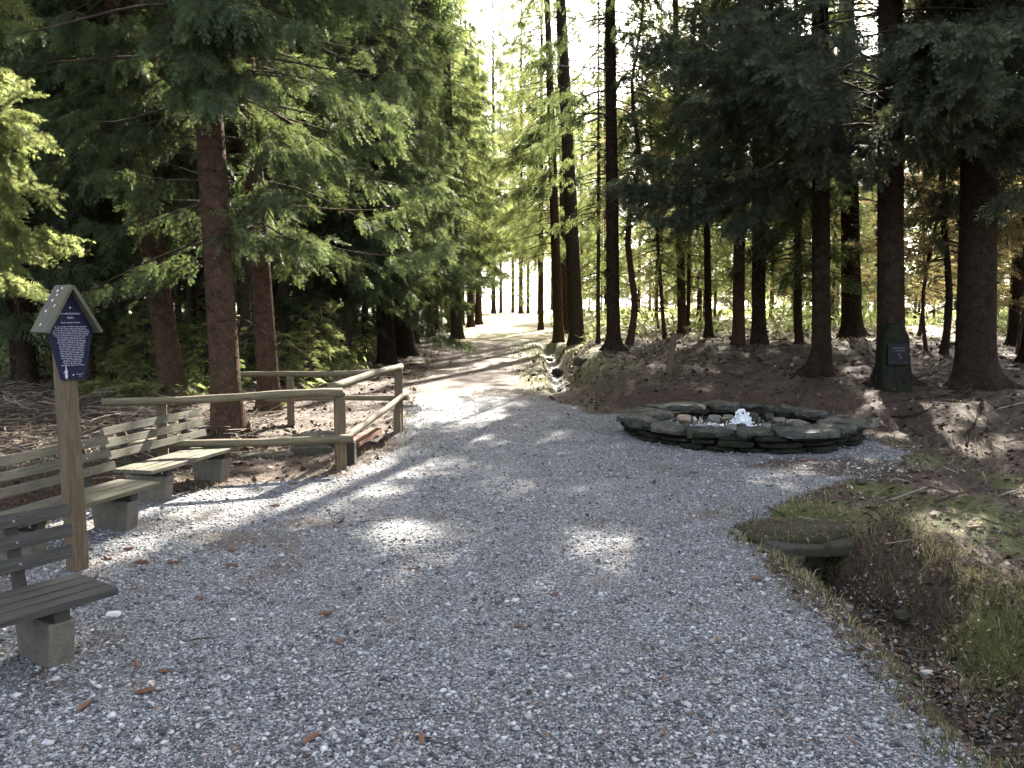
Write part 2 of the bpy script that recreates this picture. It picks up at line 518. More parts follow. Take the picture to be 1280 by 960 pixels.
YB = np.array([-50, 3, 5.5, 7.5, 9, 11, 13, 14.5, 16, 20, 30, 60, 300.])
XB = np.array([2.7, 2.7, 2.9, 3.8, 5.3, 5.5, 4.8, 1.6, 1.2, 1.15, 1.5, 2.0, 2.0])
def height(x, y):
    x = np.asarray(x, float); y = np.asarray(y, float)
    h = .016 * np.maximum(0, y - 24) * (1 - ss(y, 80, 120)) + .9 * ss(y, 80, 120)
    xb = np.interp(y, YB, XB)
    d = x - xb
    hb = np.interp(y, [-50, 3, 6, 8, 11, 14, 22, 24, 40, 80, 300], [.12, .12, .1, .12, .2, .3, .72, .74, 1.0, 1.4, 1.4])
    far = y > 13.5
    wid = np.where(far, 1.0 + 2.5 * ss(y, 22, 32), 1.6)
    hr = hb * ss(d / wid) + np.where(y < 12, .075, .02) * np.maximum(0, d - .8) * (1 - ss(d, 8, 20))
    h = np.maximum(h, 0) * (1 - ss(d / 2)) + np.maximum(hr, h * .5 * 0) + 0 * h
    # left floor, uneven
    xl = np.interp(y, [-50, 6, 8, 10, 14, 30, 80, 300], [-5.6, -4.9, -3.2, -2.4, -3.0, -3.7, -3.6, -3.6])
    dl = xl - x
    h = h + ss(dl / 2.5) * (.10 + .07 * n2(x, y, .5, 2, 1)) + .02 * np.maximum(0, dl - 3) * (1 - ss(dl, 15, 50))
    off = 1 - np.exp(-np.maximum(0, -inside_dist_cached(x, y)) / .5)
    h = h + off * ((.045 + .05 * ss(x, 2.4, 3.2) * (1 - ss(y, 7, 9))) * n2(x, y, 1.3, 4, 2) + .02 * n2(x, y, 6, 3, 3)) + .012 * n2(x, y, .9, 3, 4) + .004 * n2(x, y, 5, 2, 5)
    # ditches
    dd, p = polydist(x, y, DN)
    prof = 1 - ss(dd + .05 * n2(x, y, 4, 3, 6), .16, .52)
    h = h - (.42 + .12 * np.exp(-(p / .6) ** 2)) * prof
    h = h + .13 * np.exp(-((dd - .62) / .28) ** 2) * (x > np.interp(y, DN[::-1, 1], DN[::-1, 0])) * (y < 6) * (1 + .6 * n2(x, y, 3, 2, 8))
    dd, p = polydist(x, y, DF)
    h = h - .42 * (1 - ss(dd + .06 * n2(x, y, 3, 3, 6), .12, .55))
    dd, p = polydist(x, y, DL)
    h = h - .38 * (1 - ss(dd + .07 * n2(x, y, 3, 3, 6), .2, .75)) * ss(p, -.2, .3)
    return h

_G = {}
def inside_dist_cached(x, y):
    return inside_dist(x, y, GRAVEL)

def G(px, py):
    """pixel -> point on the ground"""
    d = ray(px, py)
    t = np.concatenate([np.arange(1.5, 30, .02), np.arange(30, 140, .2)])
    P = np.array([0, 0, CAMH]) + t[:, None] * d
    hh = height(P[:, 0], P[:, 1])
    k = np.where(P[:, 2] <= hh)[0]
    i = k[0] if len(k) else len(t) - 1
    return np.array([P[i, 0], P[i, 1], hh[i]])

def spaced(lo, hi, step, far, grow=1.06):
    c = list(np.arange(lo, hi, step))
    s = step; v = c[-1]
    while v < far:
        s *= grow; v += s; c.append(v)
    return c
xs = np.array(spaced(0, 5.6, .034, 170, 1.045)); xs = np.concatenate([-xs[:0:-1], xs])
ys = np.array(spaced(1.6, 14.5, .034, 240, 1.022))
yb = [1.6]; s_ = .05
while yb[-1] > -40: yb.append(yb[-1] - s_); s_ *= 1.15
ys = np.concatenate([np.array(yb[:0:-1]), ys])
GX, GY = np.meshgrid(xs, ys, indexing='ij')
GZ = height(GX, GY)
sd = inside_dist(GX, GY, GRAVEL)
gravel = ss(sd + .12 * n2(GX, GY, 1.7, 4, 7), -.22, .25) * (1 - .25 * ss(GY, 17, 30))
dn, pn = polydist(GX, GY, DN); df, _ = polydist(GX, GY, DF); dlx, _ = polydist(GX, GY, DL)
gravel *= ss(dn, .15, .5) * ss(df, .2, .6)
gravel *= 1 - .62 * ss(GY, 12.5, 17)
gp_ = G(1075, 585); gravel -= .75 * np.exp(-(((GX - gp_[0]) / 1.1) ** 2 + ((GY - gp_[1]) / .8) ** 2))
gp_ = G(930, 580); gravel -= .3 * np.exp(-(((GX - gp_[0]) / 1.6) ** 2 + ((GY - gp_[1]) / .5) ** 2))
straw = np.maximum(.8 * ss(GY + 1.5 * n2(GX, GY, .25, 3, 2) + 3 * ss(GX, 2, 6) - 11 * (1 - ss(GX, 1.2, 3.5)), 23, 29) * ss(GX, -4.5, -2), .35 * np.exp(-((df - .8) / .7) ** 2) * ss(n2(GX, GY, .9, 3, 5), -.3, .6))  # dry grass mask doubling as painted sunlight, held off the shaded stretch of path
# brown, needle-strewn fringe by the fountain and under the right-hand trees
moss = .25 * np.exp(-(sd / .35) ** 2) + .12 * np.exp(-((dn - .6) / .4) ** 2) + .55 * np.exp(-((df - .6) / .6) ** 2)
mp = G(1180, 650); moss += .5 * np.exp(-(((GX - mp[0]) / 1.2) ** 2 + ((GY - mp[1]) / 1.0) ** 2))
moss += .45 * ss(-GX, 5, 9) + .5 * ss(GY, 24, 45) + .3 * ss(GX, 3, 5) * (1 - ss(GY, 6, 8))
for (a_, b_, r_, k_) in ((1180, 640, .35, .9), (1232, 672, .3, .9), (1105, 618, .3, .7), (1150, 575, .35, .7), (1262, 600, .3, .8), (1260, 780, .3, 1.0), (1010, 655, .3, .6)):
    g_ = G(a_, b_); moss += k_ * np.exp(-(((GX - g_[0]) / r_) ** 2 + ((GY - g_[1]) / (r_ * 1.3)) ** 2))
wet = np.maximum((1 - ss(dn, .1, .35)) * .9, (1 - ss(df, .1, .35)) * .8)
nx, ny = GX.shape
idx = np.arange(nx * ny).reshape(nx, ny)
quads = np.stack([idx[:-1, :-1], idx[1:, :-1], idx[1:, 1:], idx[:-1, 1:]], -1).reshape(-1, 4)
Vg = np.stack([GX, GY, GZ], -1).reshape(-1, 3)
qg = sd.reshape(-1)[quads].mean(1) > 0
dirt = ss(n2(GX, GY, .75, 5, 8) + .3 * n2(GX, GY, 3.1, 3, 2), .05, .9)
def sub_mesh(name, q):
    used, inv = np.unique(q, return_inverse=True)
    me = mesh_np(name, Vg[used], [inv.reshape(q.shape)], [M['ground']],
                 attrs=dict(gravel=gravel.reshape(-1)[used], moss=moss.reshape(-1)[used], wet=wet.reshape(-1)[used], straw=straw.reshape(-1)[used], dirt=dirt.reshape(-1)[used]), smooth=True)
    o = link(name, me); o['kind'] = 'structure'; return o
sub_mesh('gravel_path', quads[qg])
sub_mesh('forest_floor', quads[~qg])

def hz(x, y):
    return float(height(np.array([x]), np.array([y]))[0])

# ------------------------------------------------------------------ gravel chips
def octas(P, size, flat=.55, r=rng):
    n = len(P)
    base = np.array([[1, 0, 0], [-1, 0, 0], [0, 1, 0], [0, -1, 0], [0, 0, 1], [0, 0, -1]], float)
    V = base[None] * r.uniform(.55, 1.1, (n, 6, 1)) + r.normal(0, .22, (n, 6, 3))
    V[..., 2] *= flat
    a = r.uniform(0, 6.28, n); c, s = np.cos(a), np.sin(a)
    tl = r.normal(0, .35, n)
    x = V[..., 0].copy(); z = V[..., 2].copy()
    V[..., 0] = x * np.cos(tl)[:, None] + z * np.sin(tl)[:, None]; V[..., 2] = -x * np.sin(tl)[:, None] + z * np.cos(tl)[:, None]
    x, y = V[..., 0].copy(), V[..., 1].copy()
    V[..., 0] = c[:, None] * x - s[:, None] * y; V[..., 1] = s[:, None] * x + c[:, None] * y
    V = V * size[:, None, None] + P[:, None]
    f = np.array([[0, 2, 4], [2, 1, 4], [1, 3, 4], [3, 0, 4], [2, 0, 5], [1, 2, 5], [3, 1, 5], [0, 3, 5]])
    F = (f[None] + (np.arange(n) * 6)[:, None, None]).reshape(-1, 3)
    return V.reshape(-1, 3), F

def scatter(n, ymin, ymax, power, umax=.72, r=rng):
    """random ground points, denser near the near edge"""
    t = r.uniform(0, 1, n)
    Y = ymin * (ymax / ymin) ** (t ** power)
    X = r.uniform(-umax, umax, n) * (Y + .6)
    return X, Y

X, Y = scatter(190000, 2.0, 17, 1.15)
sdp = inside_dist(X, Y, GRAVEL); dnp, _ = polydist(X, Y, DN)
gm = ss(sdp + .12 * n2(X, Y, 1.7, 4, 7), -.3, .2)
keep = (rng.uniform(0, 1, len(X)) < gm * (1 - .8 * ss(Y, 10, 17)) * (.35 + .65 * ss(n2(X, Y, 2.2, 4, 9), -.9, .1))) | ((dnp < .3) & (rng.uniform(0, 1, len(X)) < .5))
X, Y = X[keep], Y[keep]
dd_ = ss(n2(X, Y, .75, 5, 8) + .3 * n2(X, Y, 3.1, 3, 2), .05, .9)
k_ = rng.uniform(0, 1, len(X)) > .6 * dd_
X, Y = X[k_], Y[k_]
Z = height(X, Y)
sz = rng.lognormal(0, .45, len(X)) * .0062 * (1 + .05 * Y)
sz = np.clip(sz, .003, .026)
V, F = octas(np.stack([X, Y, Z + sz * .25], -1), sz)
tint = np.repeat(rng.uniform(0, 1, len(X)), 6)
o = link('gravel_chips', mesh_np('gravel_chips', V, [F], [M['pebble']], attrs=dict(tint=tint)))
tag(o, 'loose angular grey and bluish stone chips strewn over the path', 'gravel', kind='stuff')

# ------------------------------------------------------------------ litter, grass
def flakes(X, Y, Z, L, W, r=rng, tilt=.35):
    n = len(X)
    a = r.uniform(0, 6.28, n)
    d = np.stack([np.cos(a), np.sin(a), r.normal(0, tilt, n)], -1)
    s = np.stack([-np.sin(a), np.cos(a), r.normal(0, tilt, n)], -1)
    P = np.stack([X, Y, Z], -1)
    V = np.stack([P - d * L[:, None], P + s * W[:, None], P + d * L[:, None], P - s * W[:, None]], 1)
    V[:, 1, 2] += W * .4; V[:, 3, 2] += W * .4
    return V.reshape(-1, 3), np.arange(n * 4).reshape(-1, 4)

X, Y = scatter(150000, 2.2, 30, .95, .75)
sdp = inside_dist(X, Y, GRAVEL)
keep = rng.uniform(0, 1, len(X)) < np.where(sdp > .1, .06 + .1 * ss(n2(X, Y, 1.5, 4, 3), .1, .9) + .25 * ss(n2(X, Y, .75, 5, 8) + .3 * n2(X, Y, 3.1, 3, 2), .05, .9), .9)
X, Y = X[keep], Y[keep]
Z = height(X, Y) + .006
n = len(X); k = rng.uniform(0, 1, n)
L = np.where(k < .75, rng.uniform(.008, .03, n), rng.uniform(.02, .07, n)) * (1 + .05 * Y)
L = L * np.where(sdp[keep] > .1, .6, 1)
W = np.where(k < .55, rng.uniform(.0008, .0025, n), np.where(k < .68, L * .5, .002)) * (1 + .08 * Y)
V, F = flakes(X, Y, Z, L, W)
o = link('needle_litter', mesh_np('needle_litter', V, [F], [M['litter']], attrs=dict(tint=np.repeat(np.clip(rng.normal(.5, .25, n), 0, 1), 4))))
tag(o, 'fallen brown needles, dead leaves and twig bits on the ground', 'leaf litter', kind='stuff')

def blades(X, Y, h, wd, r=rng, lean=.7):
    n = len(X); Z = height(X, Y) - .01
    a = r.uniform(0, 6.28, n); b = r.uniform(0, 6.28, n)
    ln = r.uniform(.2, 1, n) * lean
    dx, dy = np.cos(a) * ln, np.sin(a) * ln
    sx, sy = np.cos(b) * wd, np.sin(b) * wd
    P = np.stack([X, Y, Z], -1)
    o0 = np.stack([sx, sy, 0 * sx], -1)
    m1 = P + np.stack([dx * h * .35, dy * h * .35, h * .6], -1)
    t1 = P + np.stack([dx * h * 1.1, dy * h * 1.1, h * (1 - .45 * ln)], -1)
    V = np.stack([P - o0, P + o0, m1 + o0 * .7, m1 - o0 * .7, t1], 1).reshape(-1, 3)
    i = (np.arange(n) * 5)[:, None]
    return V, i + np.array([[0, 1, 2, 3]]), i + np.array([[3, 2, 4]])

X, Y = scatter(260000, 2.4, 34, .9, .72)
sdp = inside_dist(X, Y, GRAVEL); dnp, pnp = polydist(X, Y, DN); dfp, _ = polydist(X, Y, DF); dlp, _ = polydist(X, Y, DL)
dens = .5 * np.exp(-(sdp / .16) ** 2) * ss(n2(X, Y, 1.2, 3, 2), -.2, .6) \
    + .9 * np.exp(-((dnp - .5) / .13) ** 2) * (Y < 6.2) + 1.5 * np.exp(-(np.hypot(X - DN[0, 0], Y - DN[0, 1] - .2) / .36) ** 2) + .55 * np.exp(-((dfp - .5) / .4) ** 2) \
    + .5 * ss(Y, 17, 24) * (sdp < .3) * ss(n2(X, Y, 1.1, 3, 4), -.1, .6) + .35 * ss(X, 2.7, 3.4) * (Y < 7.5) * ss(n2(X, Y, 1.6, 4, 5), 0, .7) \
    + .2 * (sdp < -.2) * ss(n2(X, Y, .8, 3, 1), .3, .8) + .3 * np.exp(-((dlp - .7) / .3) ** 2) + .25 * ss(Y, 18, 30) * (sdp >= 0) * ss(n2(X, Y, 1.0, 3, 6), 0, .6)
keep = rng.uniform(0, 1, len(X)) < dens * .55
X, Y = X[keep], Y[keep]; n = len(X)
h = rng.uniform(.02, .09, n) * (1 + .03 * Y); wd = .0016 * (1 + .22 * Y)
V, F1, F2 = blades(X, Y, h, wd)
gt = np.clip(rng.normal(.45, .22, n) + .2 * n2(X, Y, .7, 2, 3), 0, 1)
o = link('grass', mesh_np('grass', V, [F1, F2], [M['grass']], attrs=dict(tint=np.repeat(gt, 5))))
tag(o, 'thin green and straw coloured grass along path edges and ditches', 'grass', kind='stuff')

gr2 = np.random.default_rng(31)
n = 4600
kk = gr2.integers(0, 34, n); DNl = np.interp(np.linspace(0, 1, 34), np.linspace(0, 1, len(DN)), DN[:, 0]), np.interp(np.linspace(0, 1, 34), np.linspace(0, 1, len(DN)), DN[:, 1])
cx = DNl[0][kk] + .46 + gr2.normal(0, .1, 34)[kk] + gr2.normal(0, .1, n); cy = DNl[1][kk] + gr2.normal(0, .12, 34)[kk] + gr2.normal(0, .05, n)
V, F1, F2 = blades(cx, cy, gr2.uniform(.035, .13, n), .0019, gr2, 1.4)
o = link('dry_grass', mesh_np('dry_grass', V, [F1, F2], [M['grass']], attrs=dict(tint=np.repeat(np.clip(gr2.normal(.5, .22, n), 0, 1), 5))))
tag(o, 'longer dry grass tufts hanging over the bank of the right-hand ditch', 'grass', kind='stuff')
n = 5200
kk = gr2.uniform(0, 33, n); cx = np.interp(kk, np.arange(34), DNl[0]) + gr2.normal(.25, .35, n); cy = np.interp(kk, np.arange(34), DNl[1]) + gr2.normal(0, .2, n)
a_ = gr2.uniform(0, 1, n) < .3
cx = np.where(a_, gr2.uniform(2.2, 6.5, n), cx); cy = np.where(a_, gr2.uniform(3.2, 10, n), cy)
kp = inside_dist(cx, cy, GRAVEL) < .05; cx, cy = cx[kp], cy[kp]; n = len(cx)
L = gr2.uniform(.008, .024, n)
V, F = flakes(cx, cy, height(cx, cy) + .009, L, L * gr2.uniform(.4, .8, n), gr2, .45)
o = link('dead_leaves', mesh_np('dead_leaves', V, [F], [M['litter']], attrs=dict(tint=np.repeat(np.clip(gr2.normal(.62, .22, n), 0, 1), 4))))
tag(o, 'curled brown dead leaves in the right-hand ditch and on its bank', 'dead leaves', kind='stuff')
# ------------------------------------------------------------------ spruce foliage
def frames(X_, up=None, roll=None):
    X_ = X_ / (np.linalg.norm(X_, axis=1)[:, None] + 1e-9)
    U = np.tile([0., 0., 1.], (len(X_), 1)) if up is None else up
    Yv = np.cross(U, X_); nn = np.linalg.norm(Yv, axis=1)
    bad = nn < .05
    Yv[bad] = np.cross(np.tile([1., 0, 0], (bad.sum(), 1)), X_[bad]); nn = np.linalg.norm(Yv, axis=1)
    Yv /= nn[:, None]
    Zv = np.cross(X_, Yv)
    if roll is not None:
        c, s = np.cos(roll)[:, None], np.sin(roll)[:, None]
        Yv, Zv = c * Yv + s * Zv, -s * Yv + c * Zv
    return np.stack([X_, Yv, Zv], 1)      # rows are axes

def diamonds(P, D, N, L, W):
    """quad leaf from P along D, side = D x N"""
    Sd = np.cross(D, N)
    mid = P + D * (L * .45)[:, None]
    return np.stack([P, mid + Sd * W[:, None], P + D * L[:, None], mid - Sd * W[:, None]], 1)

def spray_template(level, seed):
    r = np.random.default_rng(seed)
    P, D, N, L, W, T = [], [], [], [], [], []
    npair = {2: 11, 1: 9, 0: 5}[level]
    def leaf(p, d, n, l, w_, t):
        P.append(p); D.append(d / np.linalg.norm(d)); N.append(n); L.append(l); W.append(w_); T.append(t)
    for i in range(npair + 1):
        t = .05 + .85 * i / npair
        for sgn in ((-1, 1) if i < npair else (0,)):
            ln = (.27 * (1 - t) ** .7 + .08) * r.uniform(.7, 1.2)
            p = np.array([t * 1.0, .05 * math.sin(t * 5 + seed), -.22 * t * t])
            ang = R(r.uniform(38, 58)) * sgn
            d = np.array([math.cos(ang), math.sin(ang), -.2 + r.normal(0, .3)]); d /= np.linalg.norm(d)
            tilt = r.normal(0, .9)
            n = np.array([0, math.sin(tilt), math.cos(tilt)]); n -= d * (n @ d); n /= np.linalg.norm(n)
            if level == 2:
                sd_ = np.cross(d, n)
                leaf(p, d, n, ln, .012, t)
                nn = 4
                for j in range(nn):
                    u = .12 + .72 * j / nn
                    for s2 in (-1, 1):
                        leaf(p + d * ln * u, d * .8 + sd_ * s2 * .75 + n * r.normal(0, .3), n, ln * (.34 * (1 - u) + .14), .0095, t * .6 + u * .4)
            elif level == 1:
                leaf(p, d, n, ln, .025, t)
                leaf(p, d, np.cross(d, n), ln * .9, .02, t)
            else:
                leaf(p, d, n, ln, .065, t)
    P, D, N, L, W, T = map(np.array, (P, D, N, L, W, T))
    N = N - D * (N * D).sum(1)[:, None]; N /= np.linalg.norm(N, axis=1)[:, None] + 1e-9
    return diamonds(P, D, N, L, W), T        # (k,4,3), (k,)

TPL = {lv: [spray_template(lv, 10 * lv + s) for s in range(4)] for lv in (0, 1, 2)}

class Crown:
    """collects sprays, then builds one mesh"""
    def __init__(s, seed=0):
        s.r = np.random.default_rng(seed)
        s.sp = {0: [], 1: [], 2: []}      # level -> list of (P, Fr, scale, tint)
        s.wv = []; s.wf = []; s.wn = 0
    def wood(s, P, rad, sides=4):
        V, F = tube_vf(P, rad, sides, False)
        s.wv.append(V); s.wf.append(np.array(F) + s.wn); s.wn += len(V)
    def bough(s, O, az, L, e0=-.1, droop=.35, lift=.25, level=1, dens=1.0, hang=.5, size=.55, thick=.022, start=.22, tint=0., wood=True, side=1.0):
        r = s.r
        t = np.linspace(0, 1, 9)
        bend = r.normal(0, .12)
        ca, sa = math.cos(az), math.sin(az)
        rr = L * t * (1 - .1 * t)
        zz = L * (e0 * t - droop * t ** 2 + lift * t ** 4)
        yy = L * bend * t ** 2
        P = np.stack([O[0] + ca * rr - sa * yy, O[1] + sa * rr + ca * yy, O[2] + zz], -1)
        if wood: s.wood(P, np.linspace(thick, .004, 9), 4)
        n = max(4, int((L * 12 + 5) * dens))
        tt = start + (1 - start) * r.uniform(0, 1, n) ** .8
        tt[0] = 1
        Q = np.stack([np.interp(tt, t, P[:, k]) for k in range(3)], -1)
        tan = np.stack([np.interp(tt, t, np.gradient(P[:, k], t)) for k in range(3)], -1)
        tan /= np.linalg.norm(tan, axis=1)[:, None]
        sidev = np.cross(tan, [0, 0, 1.]); sidev /= np.linalg.norm(sidev, axis=1)[:, None] + 1e-9
        sg = r.choice([-1, 1], n) * r.uniform(.25, 1.15, n) * side
        sg[0] = 0
        dn_ = -hang * r.uniform(.2, 1.6, n)
        D = tan * r.uniform(.6, 1.1, n)[:, None] + sidev * sg[:, None] + np.array([0, 0, 1.])[None] * dn_[:, None]
        # second order: sprays sit out along side branchlets
        out = r.uniform(0, .55, n) * L * .28 * (1.1 - tt)
        Dn = D / np.linalg.norm(D, axis=1)[:, None]
        Q2 = Q + Dn * out[:, None]
        Fr = frames(Dn, roll=r.normal(0, 1.1, n))
        sc = size * r.uniform(.65, 1.25, n) * (1.1 - .35 * tt)
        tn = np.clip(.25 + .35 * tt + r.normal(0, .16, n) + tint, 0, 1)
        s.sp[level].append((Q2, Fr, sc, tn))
    def dead(s, O, az, L, r0=.009):
        r = s.r
        t = np.linspace(0, 1, 5)
        P = np.array(O)[None] + np.stack([math.cos(az) * L * t, math.sin(az) * L * t, L * (r.uniform(-.25, .1) * t - r.uniform(0, .4) * t * t)], -1)
        P[1:] += r.normal(0, .03 * L, (4, 3))
        s.wood(P, np.linspace(r0, .002, 5), 3)
        for _ in range(int(1 + L * 3)):
            k = r.integers(1, 5); a2 = az + r.choice([-1, 1]) * r.uniform(.5, 1.2); l2 = L * r.uniform(.15, .45)
            Q = P[k][None] + np.linspace(0, 1, 3)[:, None] * np.array([math.cos(a2) * l2, math.sin(a2) * l2, r.uniform(-.4, .1) * l2])[None]
            s.wood(Q, np.linspace(r0 * .5, .0015, 3), 3)
    def carve(s, base, patches):
        """leave gaps in the crown where the sun reaches these ground patches (x,y,rx,ry)"""
        for lv in s.sp:
            new = []
            for (Q, Fr, sc, tn) in s.sp[lv]:
                W_ = Q + np.array(base)
                k = (W_[:, 2] - .1) / S[2]
                gx = W_[:, 0] - S[0] * k; gy = W_[:, 1] - S[1] * k
                keep = np.ones(len(Q), bool)
                for (cx, cy, rx, ry) in patches:
                    keep &= np.sqrt(((gx - cx) / (rx + .25)) ** 2 + ((gy - cy) / (ry + .45)) ** 2) > s.r.uniform(.55, 1.25, len(Q))
                for (tx, ty, tz, tr) in TARGETS:
                    dx = W_ - np.array([tx, ty, tz]); al = dx @ S
                    pd = np.linalg.norm(dx - al[:, None] * S, axis=1)
                    keep &= (al < tr * 1.3) | (pd > tr)
                if keep.any(): new.append((Q[keep], Fr[keep], sc[keep], tn[keep]))
            s.sp[lv] = new
    def mesh(s, name, fmat, wmat=None):
        VV, TT = [], []
        for lv, lst in s.sp.items():
            if not lst: continue
            Q = np.concatenate([a[0] for a in lst]); Fr = np.concatenate([a[1] for a in lst])
            sc = np.concatenate([a[2] for a in lst]); tn = np.concatenate([a[3] for a in lst])
            which = s.r.integers(0, 4, len(Q))
            for k in range(4):
                m_ = which == k
                if not m_.any(): continue
                T, tt = TPL[lv][k]
                V = np.einsum('klc,ncd->nkld', T, Fr[m_]) * sc[m_][:, None, None, None] + Q[m_][:, None, None]
                VV.append(V.reshape(-1, 3))
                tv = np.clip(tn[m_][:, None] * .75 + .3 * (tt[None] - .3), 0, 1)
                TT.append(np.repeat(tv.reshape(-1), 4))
        V = np.concatenate(VV) if VV else np.zeros((0, 3)); T = np.concatenate(TT) if TT else np.zeros(0)
        nq = len(V) // 4
        Fq = np.arange(nq * 4).reshape(-1, 4)
        mi = np.zeros(nq, int)
        if s.wn:
            Wv = np.concatenate(s.wv); Wf = np.concatenate(s.wf) + len(V)
            V = np.concatenate([V, Wv]); T = np.concatenate([T, np.full(len(Wv), .5)])
            Fq = np.concatenate([Fq, Wf]); mi = np.concatenate([mi, np.ones(len(Wf), int)])
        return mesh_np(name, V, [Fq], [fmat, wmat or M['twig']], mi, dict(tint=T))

def trunk_mesh(name, H, r0, mat, lean=(0, 0), flare=.5, roots=(), seed=0, sides=16, knots=True, r_top=.25, bend=None):
    """lean = offset of the axis per metre. roots = list of (azimuth, length)"""
    r = np.random.default_rng(seed)
    zs = np.concatenate([[-.35, -.1, 0, .06, .13, .22, .35, .5, .7, .95], np.linspace(1.3, H, max(6, int(H * 1.4)))])
    th = np.linspace(0, 2 * np.pi, sides, endpoint=False)
    rad = r0 * (1 - (1 - r_top) * np.clip(zs / H, 0, 1) ** 1.1)
    lob = .5 + .5 * np.cos(th * 3 + r.uniform(0, 6)) * .6 + .4 * np.cos(th * 5 + r.uniform(0, 6)) * .5
    ex = np.exp(-np.maximum(zs, 0) / (.17 + r0 * .35))
    Rr = rad[:, None] * (1 + flare * ex[:, None] * (.45 + .75 * lob[None]))
    for (ra, rl) in roots:
        w_ = np.exp(-(((th - ra + np.pi) % (2 * np.pi) - np.pi) / .32) ** 2)
        Rr += rl * np.exp(-np.maximum(zs, 0) / .16)[:, None] * w_[None]
    Rr *= 1 + .035 * noise3(np.stack([np.cos(th)[None] + 0 * zs[:, None], np.sin(th)[None] + 0 * zs[:, None], zs[:, None] * .8 + 0 * th[None]], -1) + seed, 2.0, 3)
    ax = zs * lean[0]; ay = zs * lean[1]
    if bend is not None:
        ax = ax + bend[0] * np.sin(zs * bend[2]) ; ay = ay + bend[1] * np.sin(zs * bend[2])
    V = np.stack([ax[:, None] + Rr * np.cos(th), ay[:, None] + Rr * np.sin(th), zs[:, None] + 0 * Rr], -1).reshape(-1, 3)
    F = []
    n = len(zs)
    i, k = np.meshgrid(np.arange(n - 1), np.arange(sides), indexing='ij')
    a = i * sides + k; b = i * sides + (k + 1) % sides
    F = np.stack([a, b, b + sides, a + sides], -1).reshape(-1, 4)
    VV = [V]; FF = [F]; nv = len(V)
    if knots:
        z = 1.0
        while z < min(H * .7, 9):
            a0 = r.uniform(0, 6.28)
            for j in range(r.integers(2, 5)):
                az = a0 + j * 6.28 / 4 + r.normal(0, .3)
                zz = z + r.normal(0, .03)
                rr = r0 * (1 - (1 - r_top) * (zz / H) ** 1.1)
                cx, cy = zz * lean[0], zz * lean[1]
                if bend is not None: cx += bend[0] * math.sin(zz * bend[2]); cy += bend[1] * math.sin(zz * bend[2])
                d = np.array([math.cos(az), math.sin(az), -.15])
                p0 = np.array([cx, cy, zz]) + d * rr * .85
                kl = r.uniform(.02, .07)
                Vk, Fk = tube_vf([p0, p0 + d * (rr * .15 + .012), p0 + d * (rr * .15 + kl)], [.036, .024, .008], 5, False)
                VV.append(Vk); FF.append(np.array(Fk) + nv); nv += len(Vk)
            z += r.uniform(.28, .5)
    me = mesh_np(name, np.concatenate(VV), [np.concatenate(FF)], [mat], smooth=True)
    return me

def fill_crown(c, H, zb, Rmax, lean=(0, 0), vis=7.5, level=2, dens=1.0, step=.42, tint=0., hang=.6, size=.5, az_ok=None, top_level=0, low_taper=1.0, ground_z=0, base_start=.22, upstep=.55, updens=.75, up_r=1.0):
    r = c.r
    z = zb
    while z < H - .3:
        f = (z - zb) / (H - zb)
        L = Rmax * (1 - f) ** .75 + .25
        L *= min(1, .55 + .45 * (z - zb) / 1.5) if low_taper < 1 else 1
        up = z > vis
        if up: L *= up_r
        nb = r.integers(4, 7) if not up else r.integers(4, 6)
        a0 = r.uniform(0, 6.28)
        for j in range(nb):
            az = a0 + 6.28 * j / nb + r.normal(0, .25)
            if az_ok and not az_ok(az, z): continue
            O = (lean[0] * z, lean[1] * z, z + r.normal(0, .16))
            l = L * r.uniform(.7, 1.12)
            if up:
                c.bough(O, az, l, e0=.1 + .5 * f, droop=.35, lift=.12, level=top_level, dens=updens, hang=hang * .7, size=size * 1.9, thick=.03, tint=tint, wood=False, start=.12)
            else:
                c.bough(O, az, l, e0=r.uniform(-.15, .1), droop=r.uniform(.25, .65), lift=r.uniform(.1, .4), level=level, dens=dens, hang=hang, size=size, tint=tint, start=base_start)
        z += (step if not up else upstep) * r.uniform(.8, 1.2)
